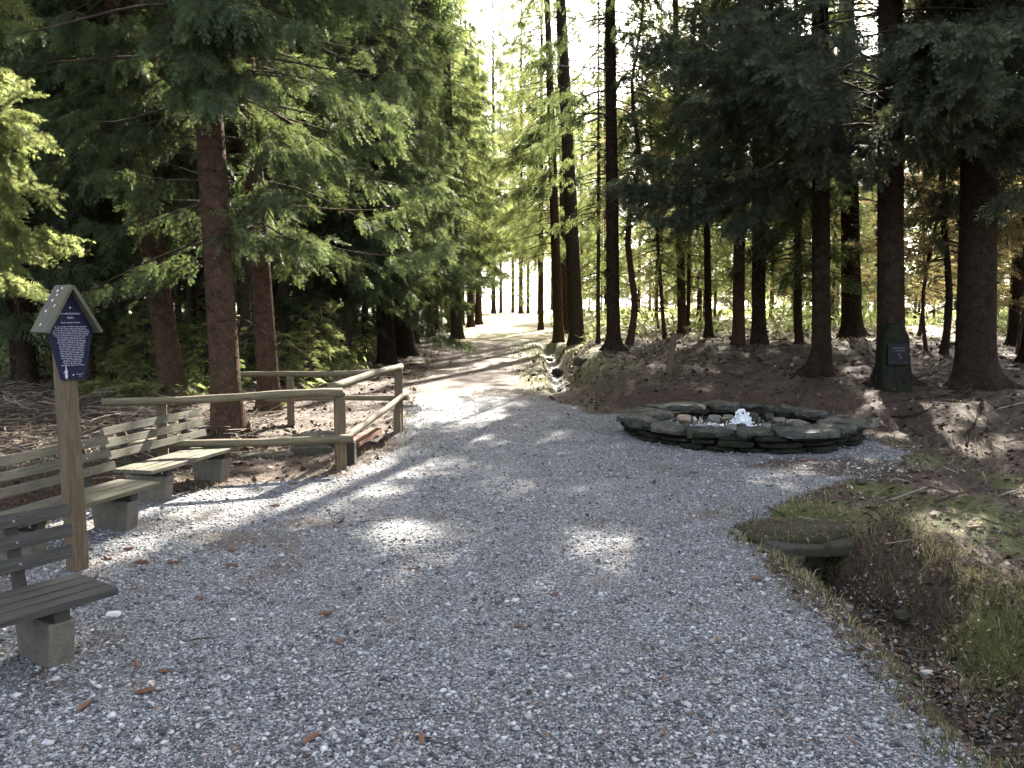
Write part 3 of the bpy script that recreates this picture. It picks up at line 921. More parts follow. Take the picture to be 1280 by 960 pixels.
#@@TREES
# ------------------------------------------------------------------ sunny patches on the ground: gaps in the crowns along the sun's way
def patch(px, py, rx, ry, z=0.05):
    p = at_z(px, py, z); return (p[0], p[1], rx, ry)
PATCHES = [patch(370, 628, .4, .2), patch(330, 645, .3, .15), patch(522, 662, .32, .24), patch(480, 668, .2, .15), patch(778, 674, .3, .26), patch(630, 603, .25, .2), patch(562, 577, .2, .2),
           patch(300, 912, .22, .2), patch(180, 690, .3, .35), patch(255, 575, .5, .5, .3), patch(200, 590, .3, .3, .3), patch(110, 560, .35, .4, .6), patch(430, 600, .4, .25),
           patch(700, 540, .3, .25), patch(590, 515, .45, .5), patch(560, 480, 1.4, 2.2), patch(600, 470, 1.2, 1.6), patch(620, 500, .5, .6), patch(880, 493, .5, .5), patch(1100, 500, .35, .5),
           patch(1150, 540, .4, .3), patch(1190, 520, .3, .5, .2), patch(1240, 545, .5, .35, .2), patch(1265, 600, .35, .5, .2), patch(1210, 640, .3, .3, .2), patch(1240, 700, .3, .2, .2),
           patch(1150, 662, .5, .18, .2), patch(1000, 590, .5, .15), patch(1130, 790, .12, .2), patch(1200, 950, .2, .15), patch(930, 465, .3, .8, .3), patch(700, 470, .7, 2.0, .2),
           patch(740, 455, .7, 2.0, .3), patch(800, 470, .5, .9, .3), patch(455, 490, .3, .6, .8), patch(470, 510, .3, .6, .4), patch(920, 515, .35, .3, .3), patch(860, 512, .3, .3, .3), patch(840, 450, .6, 1.2, .4),
           patch(630, 403, 2.0, 5, .6), patch(380, 530, .5, .7, 0), patch(960, 600, .3, .1), patch(560, 520, .6, .5), patch(1060, 545, .3, .3, .3)]

TARGETS = [(*at_y(a, b_, c_), r_) for (a, b_, c_, r_) in ((520, 250, 21, .8), (545, 325, 21, .7), (500, 180, 20, .7), (430, 270, 18, .6), (335, 150, 13, .5), (390, 100, 15, .6), (230, 60, 14, .6), (165, 150, 14, .6),
           (8, 190, 9, 1.0), (8, 270, 9, .9), (0, 120, 9, 1.0), (440, 40, 18, .7), (300, 70, 12, .5), (565, 120, 24, .9), (235, 175, 14, .5), (590, 200, 30, 1.2), (480, 330, 21, .6), (380, 330, 16, .5), (350, 230, 14, .4), (120, 60, 18, .6),
           (470, 110, 20, .7), (215, 300, 15, .4), (60, 60, 15, .7), (410, 190, 17, .5), (540, 40, 22, .8), (500, 300, 20, .9), (450, 230, 18, .9), (530, 200, 20.5, .9), (400, 150, 15.5, .9), (340, 260, 14, .7), (280, 200, 12, .6), (550, 60, 22, 1.0), (480, 60, 20, 1.0), (330, 60, 12.5, .8))]
def make_tree(P, name, label, cat, group, tm, cm, rz=0.0, scale=1.0, gone=None):
    e = empty(name, P, rz)
    e.scale = (scale,) * 3
    tag(e, label, cat, group)
    if tm: link('trunk', tm, e)
    if cm: link('crown', cm, e)
    return e

def hero(bx, by, ux, uy, wpx, bark, label, H=22, zb=4.0, Rmax=2.6, fol='fol', level=2, dens=1.0, deadlow=True, roots=(), extra=(), flare=.5, Y=None, seed=None,
         az_ok=None, hang=.95, size=.5, group='spruces standing along the gravel path', name='spruce_tree', vis=None, carve=True, tint=0., bend=None, step=.42, knots=True, upcov=1.0, up_r=1.0):
    seed = seed if seed is not None else int(bx * 7 + by)
    P = G(bx, by) if Y is None else np.array([*at_y(bx, by, Y)[:2], 0])
    if Y is not None: P[2] = hz(P[0], P[1])
    r0 = wpx * P[1] / FPX / 2
    P[1] += r0
    P[2] = hz(P[0], P[1])
    U = at_y(ux, uy, P[1])
    lean = ((U[0] - P[0]) / (U[2] - P[2]), 0.0)
    tm = trunk_mesh('trunk', H, r0, M[bark], lean, flare, roots, seed, bend=bend, knots=knots)
    c = Crown(seed)
    v = vis if vis is not None else max(4.5, 1.75 + .40 * P[1] + 1.0)
    if zb is not None:
        fill_crown(c, H, zb, Rmax, lean, v, level, dens, step, tint, hang, size, az_ok, updens=.75 * upcov, up_r=up_r)
        if deadlow:
            z = 1.2
            while z < zb + .8:
                for _ in range(c.r.integers(1, 4)):
                    az = c.r.uniform(0, 6.28)
                    c.dead((lean[0] * z, 0, z), az, c.r.uniform(.2, 1.3) * (.35 + .65 * z / (zb + .8)), .007)
                z += c.r.uniform(.2, .45)
    for (z0, tx, ty, tY, kw) in extra:
        T_ = at_y(tx, ty, tY) - P
        O = np.array([lean[0] * z0, 0, z0])
        d = T_ - O; L = math.hypot(d[0], d[1]); az = math.atan2(d[1], d[0])
        kw = dict(dict(level=2, droop=.3, lift=.2, dens=1.6, hang=.7, size=.55, thick=.03), **kw)
        e0 = d[2] / L + kw['droop'] - kw['lift']
        c.bough(O, az, L, e0=e0, **kw)
    if carve: c.carve(P, PATCHES)
    return make_tree(P, name, label, 'tree', group, tm, c.mesh('crown', M[fol]))

_tr = random.Random(4)
for _ in range(110):
    d_ = _tr.uniform(11, 30); TARGETS.append((*at_y(_tr.uniform(30, 590), _tr.uniform(0, 340), d_), _tr.uniform(.3, .65)))
for _ in range(16):
    d_ = _tr.uniform(12, 22); TARGETS.append((*at_y(_tr.uniform(740, 1270), _tr.uniform(0, 240), d_), _tr.uniform(.2, .35)))
# left row
hero(212, 497, 183, 260, 30, 'bark_red', 'reddish spruce trunk leaning slightly left, left of the thickest red-brown trunk', zb=4.4, Rmax=2.7, H=23, dens=1.2,
     extra=[(4.6, 150, 175, 13.0, {}), (4.7, 215, 190, 12.8, {}), (5.2, 185, 130, 12.6, dict(dens=2)), (5.0, 130, 110, 13.2, {}), (5.6, 200, 90, 12.8, {}), (6.2, 160, 50, 12.8, {})])
hero(279, 541, 262, 150, 37, 'bark_red', 'thick red-brown spruce trunk directly behind the bench with knots up its trunk', zb=4.6, Rmax=2.7, H=24, az_ok=lambda a, z: z > 5.1 or math.sin(a) > -.35,
     extra=[(5.0, 225, 110, 9.6, {}), (5.2, 300, 95, 9.3, {}), (5.5, 250, 60, 9.2, dict(dens=2)), (5.3, 275, 120, 9.0, dict(dens=1.8)), (5.8, 320, 40, 9.5, {}), (5.8, 200, 40, 9.5, {}), (6.2, 265, 10, 9.0, dict(dens=2)), (6.0, 235, 20, 9.4, dict(dens=1.8)), (6.3, 300, 5, 9.2, {})])
hero(334, 517, 320, 260, 27, 'bark_red', 'shaded slimmer spruce behind the top rail, right of the thick red-brown trunk', zb=3.0, Rmax=3.0, H=22)
hero(425, 458, 436, 330, 15, 'bark_grey', 'dark bent spruce with low twigs beside the back rail', zb=2.4, Rmax=3.4, H=21, bend=(.12, 0, 1.1), dens=1.3)
hero(482, 455, 480, 340, 23, 'bark_dark', 'left one of two close dark spruces at the path', zb=2.9, Rmax=3.4, H=23, dens=1.35, flare=.35)
hero(506, 446, 494, 340, 25, 'bark_dark', 'right one of two close dark spruces, boughs reaching over the path', zb=2.7, Rmax=3.3, H=23, dens=1.35)
hero(571, 424, 568, 330, 15, 'bark_grey', 'spruce with flared foot at the left path edge before the bright clearing', zb=3.4, Rmax=3.2, H=22, dens=1.1, level=1)
hero(538, 421, 534, 350, 9, 'bark_red', 'thin reddish spruce trunk behind the pair of dark spruces', zb=4.0, Rmax=2.6, H=20, level=1)
hero(588, 409, 587, 340, 9, 'bark_red', 'far slim spruce left of the path just before the clearing', zb=3.6, Rmax=2.6, H=20, level=1)
hero(598, 406, 598, 340, 9, 'bark_red', 'farthest slim spruce at the left path edge by the clearing', zb=3.8, Rmax=2.6, H=19, level=1)
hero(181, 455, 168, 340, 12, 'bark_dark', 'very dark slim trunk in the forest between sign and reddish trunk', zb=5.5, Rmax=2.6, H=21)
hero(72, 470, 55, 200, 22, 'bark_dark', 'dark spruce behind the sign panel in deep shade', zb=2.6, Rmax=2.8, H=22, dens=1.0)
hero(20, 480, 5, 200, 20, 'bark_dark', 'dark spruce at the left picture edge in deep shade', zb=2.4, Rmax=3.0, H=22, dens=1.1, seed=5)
hero(385, 440, 380, 340, 12, 'bark_dark', 'slim dark spruce seen between the red trunk and the bent one', zb=3.0, Rmax=3.0, H=21, level=1, dens=1.3)
hero(-105, 560, -112, 300, 30, 'bark_red', 'spruce at the left picture edge with sunlit yellow-green boughs', zb=2.6, Rmax=1.5, H=20, fol='fol_lit', seed=3, hang=.3,
     extra=[(4.8, 14, 150, 9.0, dict(dens=2.2)), (4.5, 28, 190, 9.0, dict(dens=2.2)), (4.3, 34, 240, 9.2, dict(dens=2.2)), (3.9, 20, 280, 9.0, dict(dens=2.2)), (3.4, 30, 320, 9.0, dict(dens=2)), (5.4, 0, 90, 8.8, dict(dens=2))])

# right of the path
hero(722, 430, 704, 60, 19, 'bark_grey', 'tall leaning dark spruce trunk right of the ditch, in front of two others', zb=6.6, Rmax=2.8, H=24, up_r=1.4, upcov=1.4, dens=.9, az_ok=lambda a, z: z > 15 or math.sin(a) > -.1, flare=.45)
hero(699, 428, 689, 150, 13, 'bark_red', 'leaning reddish trunk just left of the tall leaning dark spruce', zb=4.2, Rmax=4.2, H=24, dens=.75, fol='fol_lit', level=1, az_ok=lambda a, z: z > 15 or (math.cos(a) < .35 and math.sin(a) > -.75))
hero(708, 418, 702, 180, 10, 'bark_red', 'slim sunlit trunk half hidden behind two leaning spruces', zb=4.4, Rmax=4.0, H=24, dens=.7, level=1, fol='fol_lit', az_ok=lambda a, z: z > 15 or (math.cos(a) < .35 and math.sin(a) > -.75))
hero(768, 438, 763, 40, 17, 'bark_dark', 'straight dark spruce trunk on the bank midway between the leaning spruce and the fountain', zb=6.0, Rmax=2.6, H=23, dens=1.0, up_r=1.5, upcov=1.5, roots=((3.6, .25), (5.6, .3)))
hero(787, 431, 790, 300, 9, 'bark_red', 'thin crooked sunlit trunk behind the straight dark spruce', zb=3.6, Rmax=1.3, H=9, level=1, dens=.5, fol='fol_pale', bend=(.12, 0, 1.6))
hero(748, 429, 748, 200, 5, 'bark_grey', 'pole-thin young spruce left of the straight dark spruce', zb=3.6, Rmax=1.2, H=10, level=1, dens=.6, fol='fol_lit')
hero(831, 424, 822, 300, 5, 'bark_red', 'pole-thin leaning young tree behind the wooden stake', zb=2.2, Rmax=1.5, H=8, level=1, dens=.6, fol='fol_lit')
hero(854, 417, 848, 180, 11, 'bark_red', 'sunlit reddish trunk with bare lower half right of the wooden stake', zb=5.4, Rmax=2.6, H=20, level=1, dens=.9)
hero(887, 422, 882, 180, 9, 'bark_dark', 'slim dark spruce with flared foot between sunlit trunk and fountain spruce', zb=3.6, Rmax=2.0, H=19, level=1, dens=.9, flare=.8)
hero(925, 432, 926, 130, 15, 'bark_red', 'straight brown spruce trunk standing right above the fountain jet', zb=5.4, Rmax=2.4, H=23, up_r=1.3, upcov=1.4, dens=.9, fol='fol_shaded', az_ok=lambda a, z: z > 6.6 or math.sin(a) < .3)
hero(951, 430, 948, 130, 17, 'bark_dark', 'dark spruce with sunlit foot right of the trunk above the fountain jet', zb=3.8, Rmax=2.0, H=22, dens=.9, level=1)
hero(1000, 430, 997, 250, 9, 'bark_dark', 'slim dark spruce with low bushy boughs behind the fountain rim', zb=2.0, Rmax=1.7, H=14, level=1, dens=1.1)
hero(1031, 470, 1026, 240, 23, 'bark_dark', 'spruce with a long root flare to the left, behind the right end of the fountain', zb=4.4, Rmax=3.0, H=24, fol='fol_shaded', dens=1.1, roots=((3.3, .55), (5.0, .2)), flare=.4, hang=1.0,
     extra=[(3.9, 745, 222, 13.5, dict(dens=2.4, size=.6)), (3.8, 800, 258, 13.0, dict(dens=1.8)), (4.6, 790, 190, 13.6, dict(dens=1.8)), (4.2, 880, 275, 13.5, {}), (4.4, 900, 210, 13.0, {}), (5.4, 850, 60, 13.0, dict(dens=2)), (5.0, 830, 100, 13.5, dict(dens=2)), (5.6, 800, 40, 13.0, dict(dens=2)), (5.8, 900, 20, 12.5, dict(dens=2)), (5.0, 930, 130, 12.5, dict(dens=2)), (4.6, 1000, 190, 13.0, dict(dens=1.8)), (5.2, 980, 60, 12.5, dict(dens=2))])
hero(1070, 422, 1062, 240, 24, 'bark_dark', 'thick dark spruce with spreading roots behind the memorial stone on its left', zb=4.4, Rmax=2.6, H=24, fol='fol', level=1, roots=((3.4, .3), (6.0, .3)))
hero(1121, 484, 1113, 220, 33, 'bark_dark', 'thick spruce trunk right behind the memorial stone, pale knots on its bark', zb=4.3, Rmax=3.4, H=25, fol='fol_shaded', dens=1.2, roots=((3.3, .3), (6.1, .45)), hang=1.1, upcov=1.2,
     extra=[(4.6, 900, 60, 10.5, dict(dens=2)), (4.4, 960, 130, 10.5, dict(dens=2)), (4.3, 1000, 190, 11.5, {}), (4.9, 820, 30, 11.0, dict(dens=2)), (4.6, 1060, 190, 11.0, {}), (4.8, 1010, 60, 9.5, dict(dens=2)), (4.8, 1090, 110, 9.5, dict(dens=2)),
            (5.2, 860, 20, 10.5, dict(dens=2.2)), (5.4, 930, 0, 9.8, dict(dens=2.2)), (5.0, 1040, 100, 9.8, dict(dens=2)), (5.6, 1130, 20, 9.5, dict(dens=2)), (4.5, 1160, 170, 11.5, dict(dens=1.6))])
hero(1182, 443, 1184, 230, 9, 'bark_dark', 'thin crooked dark tree between the two thick trunks on the right', zb=2.6, Rmax=1.5, H=9, level=1, dens=.5, fol='fol_pale', bend=(.1, 0, 1.3))
hero(1232, 487, 1226, 100, 46, 'bark_dark', 'thickest spruce trunk with broad flared foot at the right picture edge', zb=4.5, Rmax=4.0, H=27, fol='fol_shaded', dens=1.1, roots=((6.0, .4), (3.4, .3), (4.6, .2)), hang=1.0, flare=.35, upcov=1.2,
     az_ok=lambda a, z: z > 5.9 or not (4.0 < a % 6.283 < 5.3), extra=[(4.9, 1190, 110, 10.5, {}), (4.8, 1150, 160, 11.5, dict(dens=1.8)), (5.0, 1130, 60, 9.5, dict(dens=2)), (5.0, 1270, 60, 10.0, {}), (5.4, 1080, 40, 9.0, dict(dens=2.2)), (5.6, 1160, 10, 9.0, dict(dens=2.2)), (5.2, 1100, 90, 9.3, dict(dens=2)), (5.8, 1240, 0, 9.0, dict(dens=2))])

# trees beyond the right edge whose crowns shade the foreground
for (x, y, H, z0, lb) in ((9.5, 12.5, 24, 4.2, 'spruce beyond the right picture edge, nearest to the mossy bank'), (10.8, 16.5, 25, 4.0, 'spruce beyond the right picture edge behind the thickest trunk'),
                      (13.0, 20.5, 25, 3.5, 'spruce far to the right beyond the picture edge')):
    c = Crown(int(x * 10)); fill_crown(c, H, z0, 3.4, (0, 0), 7.0, 1, 1.0, .5, 0, .8, .55, upstep=.5)
    P = np.array([x, y, hz(x, y)]); c.carve(P, PATCHES)
    make_tree(P, 'spruce_tree', lb, 'tree', 'spruces standing along the gravel path', trunk_mesh('trunk', H, .24, M['bark_dark'], seed=int(x)), c.mesh('crown', M['fol_shaded']))

# ------------------------------------------------------------------ forest in the background: a few kinds, copied
def variant(kind, seed):
    c = Crown(seed)
    if kind == 'forest':
        fill_crown(c, 22, 4.6, 2.4, (0, 0), 13, 1, .55, .55, -.05, .6, .7, updens=.6)
        z = 1.5
        while z < 6.5:
            for _ in range(2): c.dead((0, 0, z), c.r.uniform(0, 6.28), c.r.uniform(.4, 1.8), .012)
            z += .35
        return trunk_mesh('trunk', 22, .14, M['bark_grey'], seed=seed, sides=10, knots=False), c.mesh('crown', M['fol'])
    if kind == 'edge':
        fill_crown(c, 18, 1.8, 2.6, (0, 0), 12, 1, .6, .5, 0, .6, .75, updens=.6)
        return trunk_mesh('trunk', 18, .16, M['bark_dark'], seed=seed, sides=10, knots=False), c.mesh('crown', M['fol'])
    if kind == 'tall':
        fill_crown(c, 25, 6.0, 3.4, (0, 0), 26, 1, .45, .6, .05, .8, .85)
        z = 1.5
        while z < 8:
            for _ in range(2): c.dead((0, 0, z), c.r.uniform(0, 6.28), c.r.uniform(.4, 1.8), .012)
            z += .4
        return trunk_mesh('trunk', 25, .17, M['bark_red'], seed=seed, sides=10, knots=False), c.mesh('crown', M['fol_lit'])
    if kind == 'light':
        fill_crown(c, 13, 1.6, 1.7, (0, 0), 14, 1, .4, .55, .1, .5, .6)
        z = 1.0
        while z < 12:
            for _ in range(2): c.dead((0, 0, z), c.r.uniform(0, 6.28), c.r.uniform(.4, 1.4), .008)
            z += .4
        return trunk_mesh('trunk', 13, .07, M['bark_red'], seed=seed, sides=8, knots=False), c.mesh('crown', M['fol_lit'])
    if kind == 'pale':
        for k in range(60):
            z = c.r.uniform(.6, 5.5); c.bough((0, 0, z), c.r.uniform(0, 6.28), c.r.uniform(.7, 1.7), e0=.5, droop=.3, lift=.1, level=1, dens=.6, hang=.1, size=.4, thick=.012)
            if k % 2: c.dead((0, 0, z), c.r.uniform(0, 6.28), c.r.uniform(.6, 1.6), .008)
        return trunk_mesh('trunk', 6.5, .04, M['bark_red'], seed=seed, sides=7, knots=False, bend=(.08, .08, 1.4)), c.mesh('crown', M['fol_pale'])
    if kind == 'sapling':
        fill_crown(c, 2.2, .12, .8, (0, 0), 9, 2, .8, .16, .15, .15, .26)
        return trunk_mesh('trunk', 2.2, .02, M['bark_dark'], seed=seed, sides=6, knots=False, flare=.1), c.mesh('crown', M['fol_lit'])

VAR = {k: [variant(k, 40 + 3 * i + j) for i in range(n)] for j, (k, n) in enumerate((('forest', 3), ('edge', 2), ('light', 3), ('pale', 2), ('sapling', 2), ('tall', 2)))}
br = random.Random(11)
proto = {}
def place(kind, x, y, s, label, group, name):
    k = (kind, br.randrange(len(VAR[kind])))
    tm, cm = VAR[kind][k[1]]
    P = (x, y, hz(x, y))
    if (k, label) not in proto:
        proto[(k, label)] = e = make_tree(P, name, label, 'tree', group, tm, cm, br.uniform(0, 6.28), s)
        return
    src = proto[(k, label)]
    e = src.copy(); COL.objects.link(e)
    e.location = P; e.rotation_euler = (br.gauss(0, .012), br.gauss(0, .012), br.uniform(0, 6.28)); e.scale = (s,) * 3
    for ch in src.children:
        c = ch.copy(); COL.objects.link(c); c.parent = e

placed = []
def ok(x, y, dmin):
    for (a, b) in placed:
        if (a - x) ** 2 + (b - y) ** 2 < dmin ** 2: return False
    placed.append((x, y)); return True
# left forest
n_ = 0
for _ in range(6000):
    y = 13 + 62 * br.random() ** .75; u = br.uniform(-.72, -.03)
    x = u * y
    xl = -4.6 if y < 30 else -4.2
    if x > xl - .4 or (y < 17 and x > -7.5): continue
    if not ok(x, y, 1.75 + .006 * y): continue
    sx = 640 + 1000 * u
    where = 'behind the information sign' if sx < 130 else 'between the information sign and the reddish trunks' if sx < 250 else 'behind the thick red-brown trunks' if sx < 350 else 'around the bent spruce' if sx < 460 else 'behind the pair of dark spruces at the path' if sx < 530 else 'at the far left edge of the path'
    row = 'near' if y < 24 else 'mid-distance' if y < 38 else 'distant'
    place('forest', x, y, br.uniform(.85, 1.15), f'{row} slim dark spruce standing {where}', 'trees of the dark forest on the left', 'forest_spruce')
    n_ += 1
    if n_ >= 125: break
# denser low-boughed trees closing the view, far left
n_ = 0
for _ in range(3000):
    y = br.uniform(48, 85); u = br.uniform(-.72, -.09); x = u * y
    if not ok(x, y, 2.6): continue
    place('edge', x, y, br.uniform(.9, 1.3), 'bushy dark spruce closing the view deep in the left forest', 'dense trees deep in the left forest', 'dense_spruce')
    n_ += 1
    if n_ >= 36: break
for (px, py, Y) in ((30, 'at the left picture edge above the benches', 16), (95, 'just behind the information sign', 19), (150, 'right of the information sign', 22), (330, 'behind the slimmer shaded trunk', 24), (390, 'left of the bent spruce', 27), (240, 'between the two thick reddish trunks', 25), (540, 'right of the dark pair at the path', 44), (520, 'hidden behind the dark pair at the path', 36)):
    q = at_y(px, 400, Y); place('edge' if px in (30, 540) else 'forest', q[0], Y, br.uniform(.9, 1.1), 'bushy dark spruce ' + py, 'bushy spruces among the left trunks', 'dense_spruce')
# saplings on the left forest floor
for _ in range(46):
    y = br.uniform(15, 34); x = br.uniform(-.62, -.17) * y
    if x > -4.8: continue
    place('sapling', x, y, br.uniform(.35, .95), f'{"nearer" if y < 22 else "farther"} low green spruce sapling ' + ('behind the benches at the picture edge' if x / y < -.5 else 'between the sign and the reddish trunks' if x / y < -.38 else 'behind the thick red-brown trunks' if x / y < -.27 else 'near the back rail of the fence'), 'spruce saplings under the left trees', 'spruce_sapling')
for (px, Y, s, lb) in ((398, 19, .9, 'left of the bent spruce'), (385, 17.5, .6, 'smallest, nearest the back rail'), (408, 21, .8, 'touching the bent spruce'), (375, 22, 1.0, 'tallest, above the back fence post'), (350, 23, .8, 'right of the slimmer shaded trunk')):
    q = at_y(px, 440, Y); place('sapling', q[0], Y, s, 'light green spruce sapling ' + lb, 'light saplings behind the back rail', 'spruce_sapling')
# right side: light young trees round the sunny clearing
n_ = 0
for _ in range(3000):
    y = br.uniform(25, 62); u = br.uniform(.07, .74); x = u * y
    if u < .15 and y < 42: continue
    if not ok(x, y, 2.5): continue
    k = 'light' if br.random() < .72 else 'pale'
    sx = 640 + 1000 * u
    where = 'left of the straight dark spruce' if sx < 765 else 'between the straight dark spruce and the fountain jet' if sx < 930 else 'behind the right end of the fountain' if sx < 1100 else 'behind the two thick right trunks'
    row = 'near' if y < 36 else 'mid-distance' if y < 48 else 'far'
    if k == 'light': place('light', x, y, br.uniform(.8, 1.6), f'{row} slender light green young spruce {where}', 'young trees in the sunny clearing', 'young_spruce')
    else: place('pale', x, y, br.uniform(.7, 1.4), f'{row} pale yellowish shrub-like young tree {where}', 'pale young trees in the clearing', 'young_tree')
    n_ += 1
    if n_ >= 58: break
for (px, Y, lb) in ((1160, 19, 'nearest, just right of the memorial stone'), (1205, 21, 'close behind the thickest trunk'), (1275, 18, 'nearest to the right picture edge'), (1150, 24, 'farther back right of the memorial stone'), (1262, 23, 'right of the thickest trunk'), (1290, 26, 'cut by the right picture edge'), (1200, 28, 'far behind, left of the thickest trunk'), (1240, 30, 'farthest, hidden by the thickest trunk')):
    q = at_y(px, 400, Y); place('pale', q[0], Y, br.uniform(.9, 1.3), 'pale shrub-like young tree ' + lb, 'pale young trees behind the thick right trunks', 'young_tree')
for (px, Y, s, lb) in ((578, 58, 1.0, 'in the left row just before the clearing'), (562, 46, .95, 'behind the farthest slim spruces on the left'), (572, 84, 1.1, 'at the far left rim of the clearing'), (676, 50, 1.0, 'left of the three leaning trunks'),
                  (716, 92, 1.1, 'far behind the tall leaning dark spruce'), (592, 118, 1.4, 'left of the path axis beyond the clearing'), (674, 126, 1.6, 'right of the path axis beyond the clearing'), (617, 100, 1.7, 'left of the path axis, towering over the rest'), (651, 105, 1.7, 'right of the path axis, towering over the rest'), (660, 132, 1.65, 'right of the path axis, farthest'), (690, 128, 1.5, 'far behind the leaning trunks'), (725, 140, 1.6, 'far behind, between leaning and straight trunk'), (641, 138, 1.7, 'right on the path axis beyond the clearing'), (626, 130, 1.6, 'tallest in the middle far beyond the clearing'), (590, 66, .95, 'closing the left row at the clearing'),):
    q = at_y(px, 400, Y)
    place('tall', q[0], Y, s, f'tall backlit spruce {lb}', 'tall backlit spruces round the clearing', 'tall_spruce')
for (px, Y, s, lb) in ((655, 95, .9, 'just right of the path axis'), (690, 105, 1.0, 'behind the leaning trunks'), (560, 120, 1.1, 'left of the path axis')):
    q = at_y(px, 400, Y); place('light', q[0], Y, s, f'far small light green tree beyond the clearing, {lb}', 'far trees beyond the clearing', 'far_tree')
n_ = 0
for _ in range(2000):
    y = br.uniform(64, 100); u = br.uniform(.09, .74); x = u * y
    if not ok(x, y, 5): continue
    place('edge' if br.random() < .4 else 'light', x, y, br.uniform(.9, 1.3), 'tree of the far edge of the clearing on the right', 'trees at the far edge of the clearing', 'far_tree')
    n_ += 1
    if n_ >= 30: break
#@@OBJ
# ------------------------------------------------------------------ benches
def plank(name, mat, parent, c, size, rot=(0, 0, 0), seed=0):
    V, F = box_vf(0, 0, 0, *size, nx=8)
    n = noise3(V * 3 + seed * 1.7, 1.0, 2)
    V[:, 2] += .004 * n; V[:, 1] += .004 * noise3(V * 3 + seed * 2.3 + 5, 1.0, 2)
    o = MB().add(V, F).build(name, mat, parent, bevel=.004)
    o.location = c; o.rotation_euler = rot
    return o

def bench(frp, brp, L, wood, label, flip=1, zs=.33):
    fr = at_z(*frp, zs); b_ = at_z(*brp, zs)
    bk = (b_ - fr)[:2]; wdt = np.hypot(*bk); bk /= wdt
    # local +y points back, local +x along the bench
    rz = math.atan2(bk[1], bk[0]) - math.pi / 2
    ex = np.array([math.cos(rz), math.sin(rz)])
    along = -flip
    o0 = fr[:2] + ex * along * L / 2
    e = empty('park_bench', (o0[0], o0[1], hz(*o0)), rz)
    tag(e, label, 'bench', 'wooden plank benches on concrete feet along the gravel')
    wdt = .42
    wp = wdt / 4
    for k in range(4):
        plank('seat_plank', wood, e, (0, wp * (k + .5), zs - .018), (L, wp - .013, .036), (random.gauss(0, .004), 0, 0), k + L)
    lean = .24
    for k in range(3):
        z = .44 + .108 * k
        plank('back_plank', wood, e, (.01 * random.gauss(0, 1), wdt + .015 + (z - .33) * lean, z), (L * 1.0, .028, .072), (-lean, 0, random.gauss(0, .004)), k + 7 + L)
    for sx in (-1, 1):
        x = sx * (L / 2 - .27)
        V, F = box_vf(0, 0, 0, .13, 1, 1)
        V = V.copy()
        top = V[:, 2] > 0
        V[:, 1] = np.where(top, V[:, 1] * .39, V[:, 1] * .26) + .22
        V[:, 2] = np.where(top, .232, -.15); V[:, 0] += x
        MB().add(V, F).build('leg', M['concrete'], e, bevel=.012)
        V, F = box_vf(x, .225, .265, .075, .40, .062)
        br_ = MB().add(V, F).build('bracket', M['bracket'], e, bevel=.004)
        for yy in (.08, .36):
            V, F = tube_vf([(x + sx * .037, yy, .262), (x + sx * .043, yy, .262)], .009, 8)
            MB().add(V, F).build('bolt', M['bolt'], br_)
        V, F = box_vf(0, 0, 0, .055, .045, .46)
        o = MB().add(V, F).build('back_post', M['bracket'], e, bevel=.004)
        o.location = (x, wdt + .058 + .11 * lean, .46); o.rotation_euler = (-lean, 0, 0)
        for k in range(3):
            z = .44 + .108 * k; y = wdt - .001 + (z - .33) * lean
            V, F = tube_vf([(x, y + .004, z), (x, y - .004, z - .001)], .007, 8)
            MB().add(V, F).build('bolt', M['bolt'], e)
    return e
bench((149, 735), (99, 716), 1.42, M['plank_dark'], 'dark nearly black plank bench closest to the camera, cut by the left picture edge', flip=1)
bench((201, 602), (145, 598), 1.42, M['plank'], 'weathered greenish plank bench right behind the sign post', flip=1)
bench((305, 555), (262, 553), 1.42, M['plank'], 'weathered sunlit plank bench farthest from the camera, in front of the rail fence', flip=1)

# ------------------------------------------------------------------ information sign
def text_mesh(lines, name, mat, parent, loc, rot):
    """lines: (text, size, x, y, align)"""
    VV = []; FF = []; n = 0
    for (s, size, x, y, al) in lines:
        cu = bpy.data.curves.new('t', 'FONT'); cu.body = s; cu.size = size; cu.align_x = al; cu.align_y = 'CENTER'
        cu.resolution_u = 1; cu.extrude = .0006
        ob = bpy.data.objects.new('t', cu); COL.objects.link(ob)
        dg = bpy.context.evaluated_depsgraph_get()
        me = bpy.data.meshes.new_from_object(ob.evaluated_get(dg))
        if len(me.vertices):
            v = np.zeros(len(me.vertices) * 3); me.vertices.foreach_get('co', v); v = v.reshape(-1, 3)
            v[:, 0] += x; v[:, 1] += y
            VV.append(v); FF += [[i + n for i in p.vertices] for p in me.polygons]; n += len(v)
        bpy.data.objects.remove(ob); bpy.data.curves.remove(cu); bpy.data.meshes.remove(me)
    me = bpy.data.meshes.new(name); me.from_pydata(np.concatenate(VV).tolist(), [], FF); me.materials.append(mat)
    o = link(name, me, parent); o.location = loc; o.rotation_euler = rot
    return o

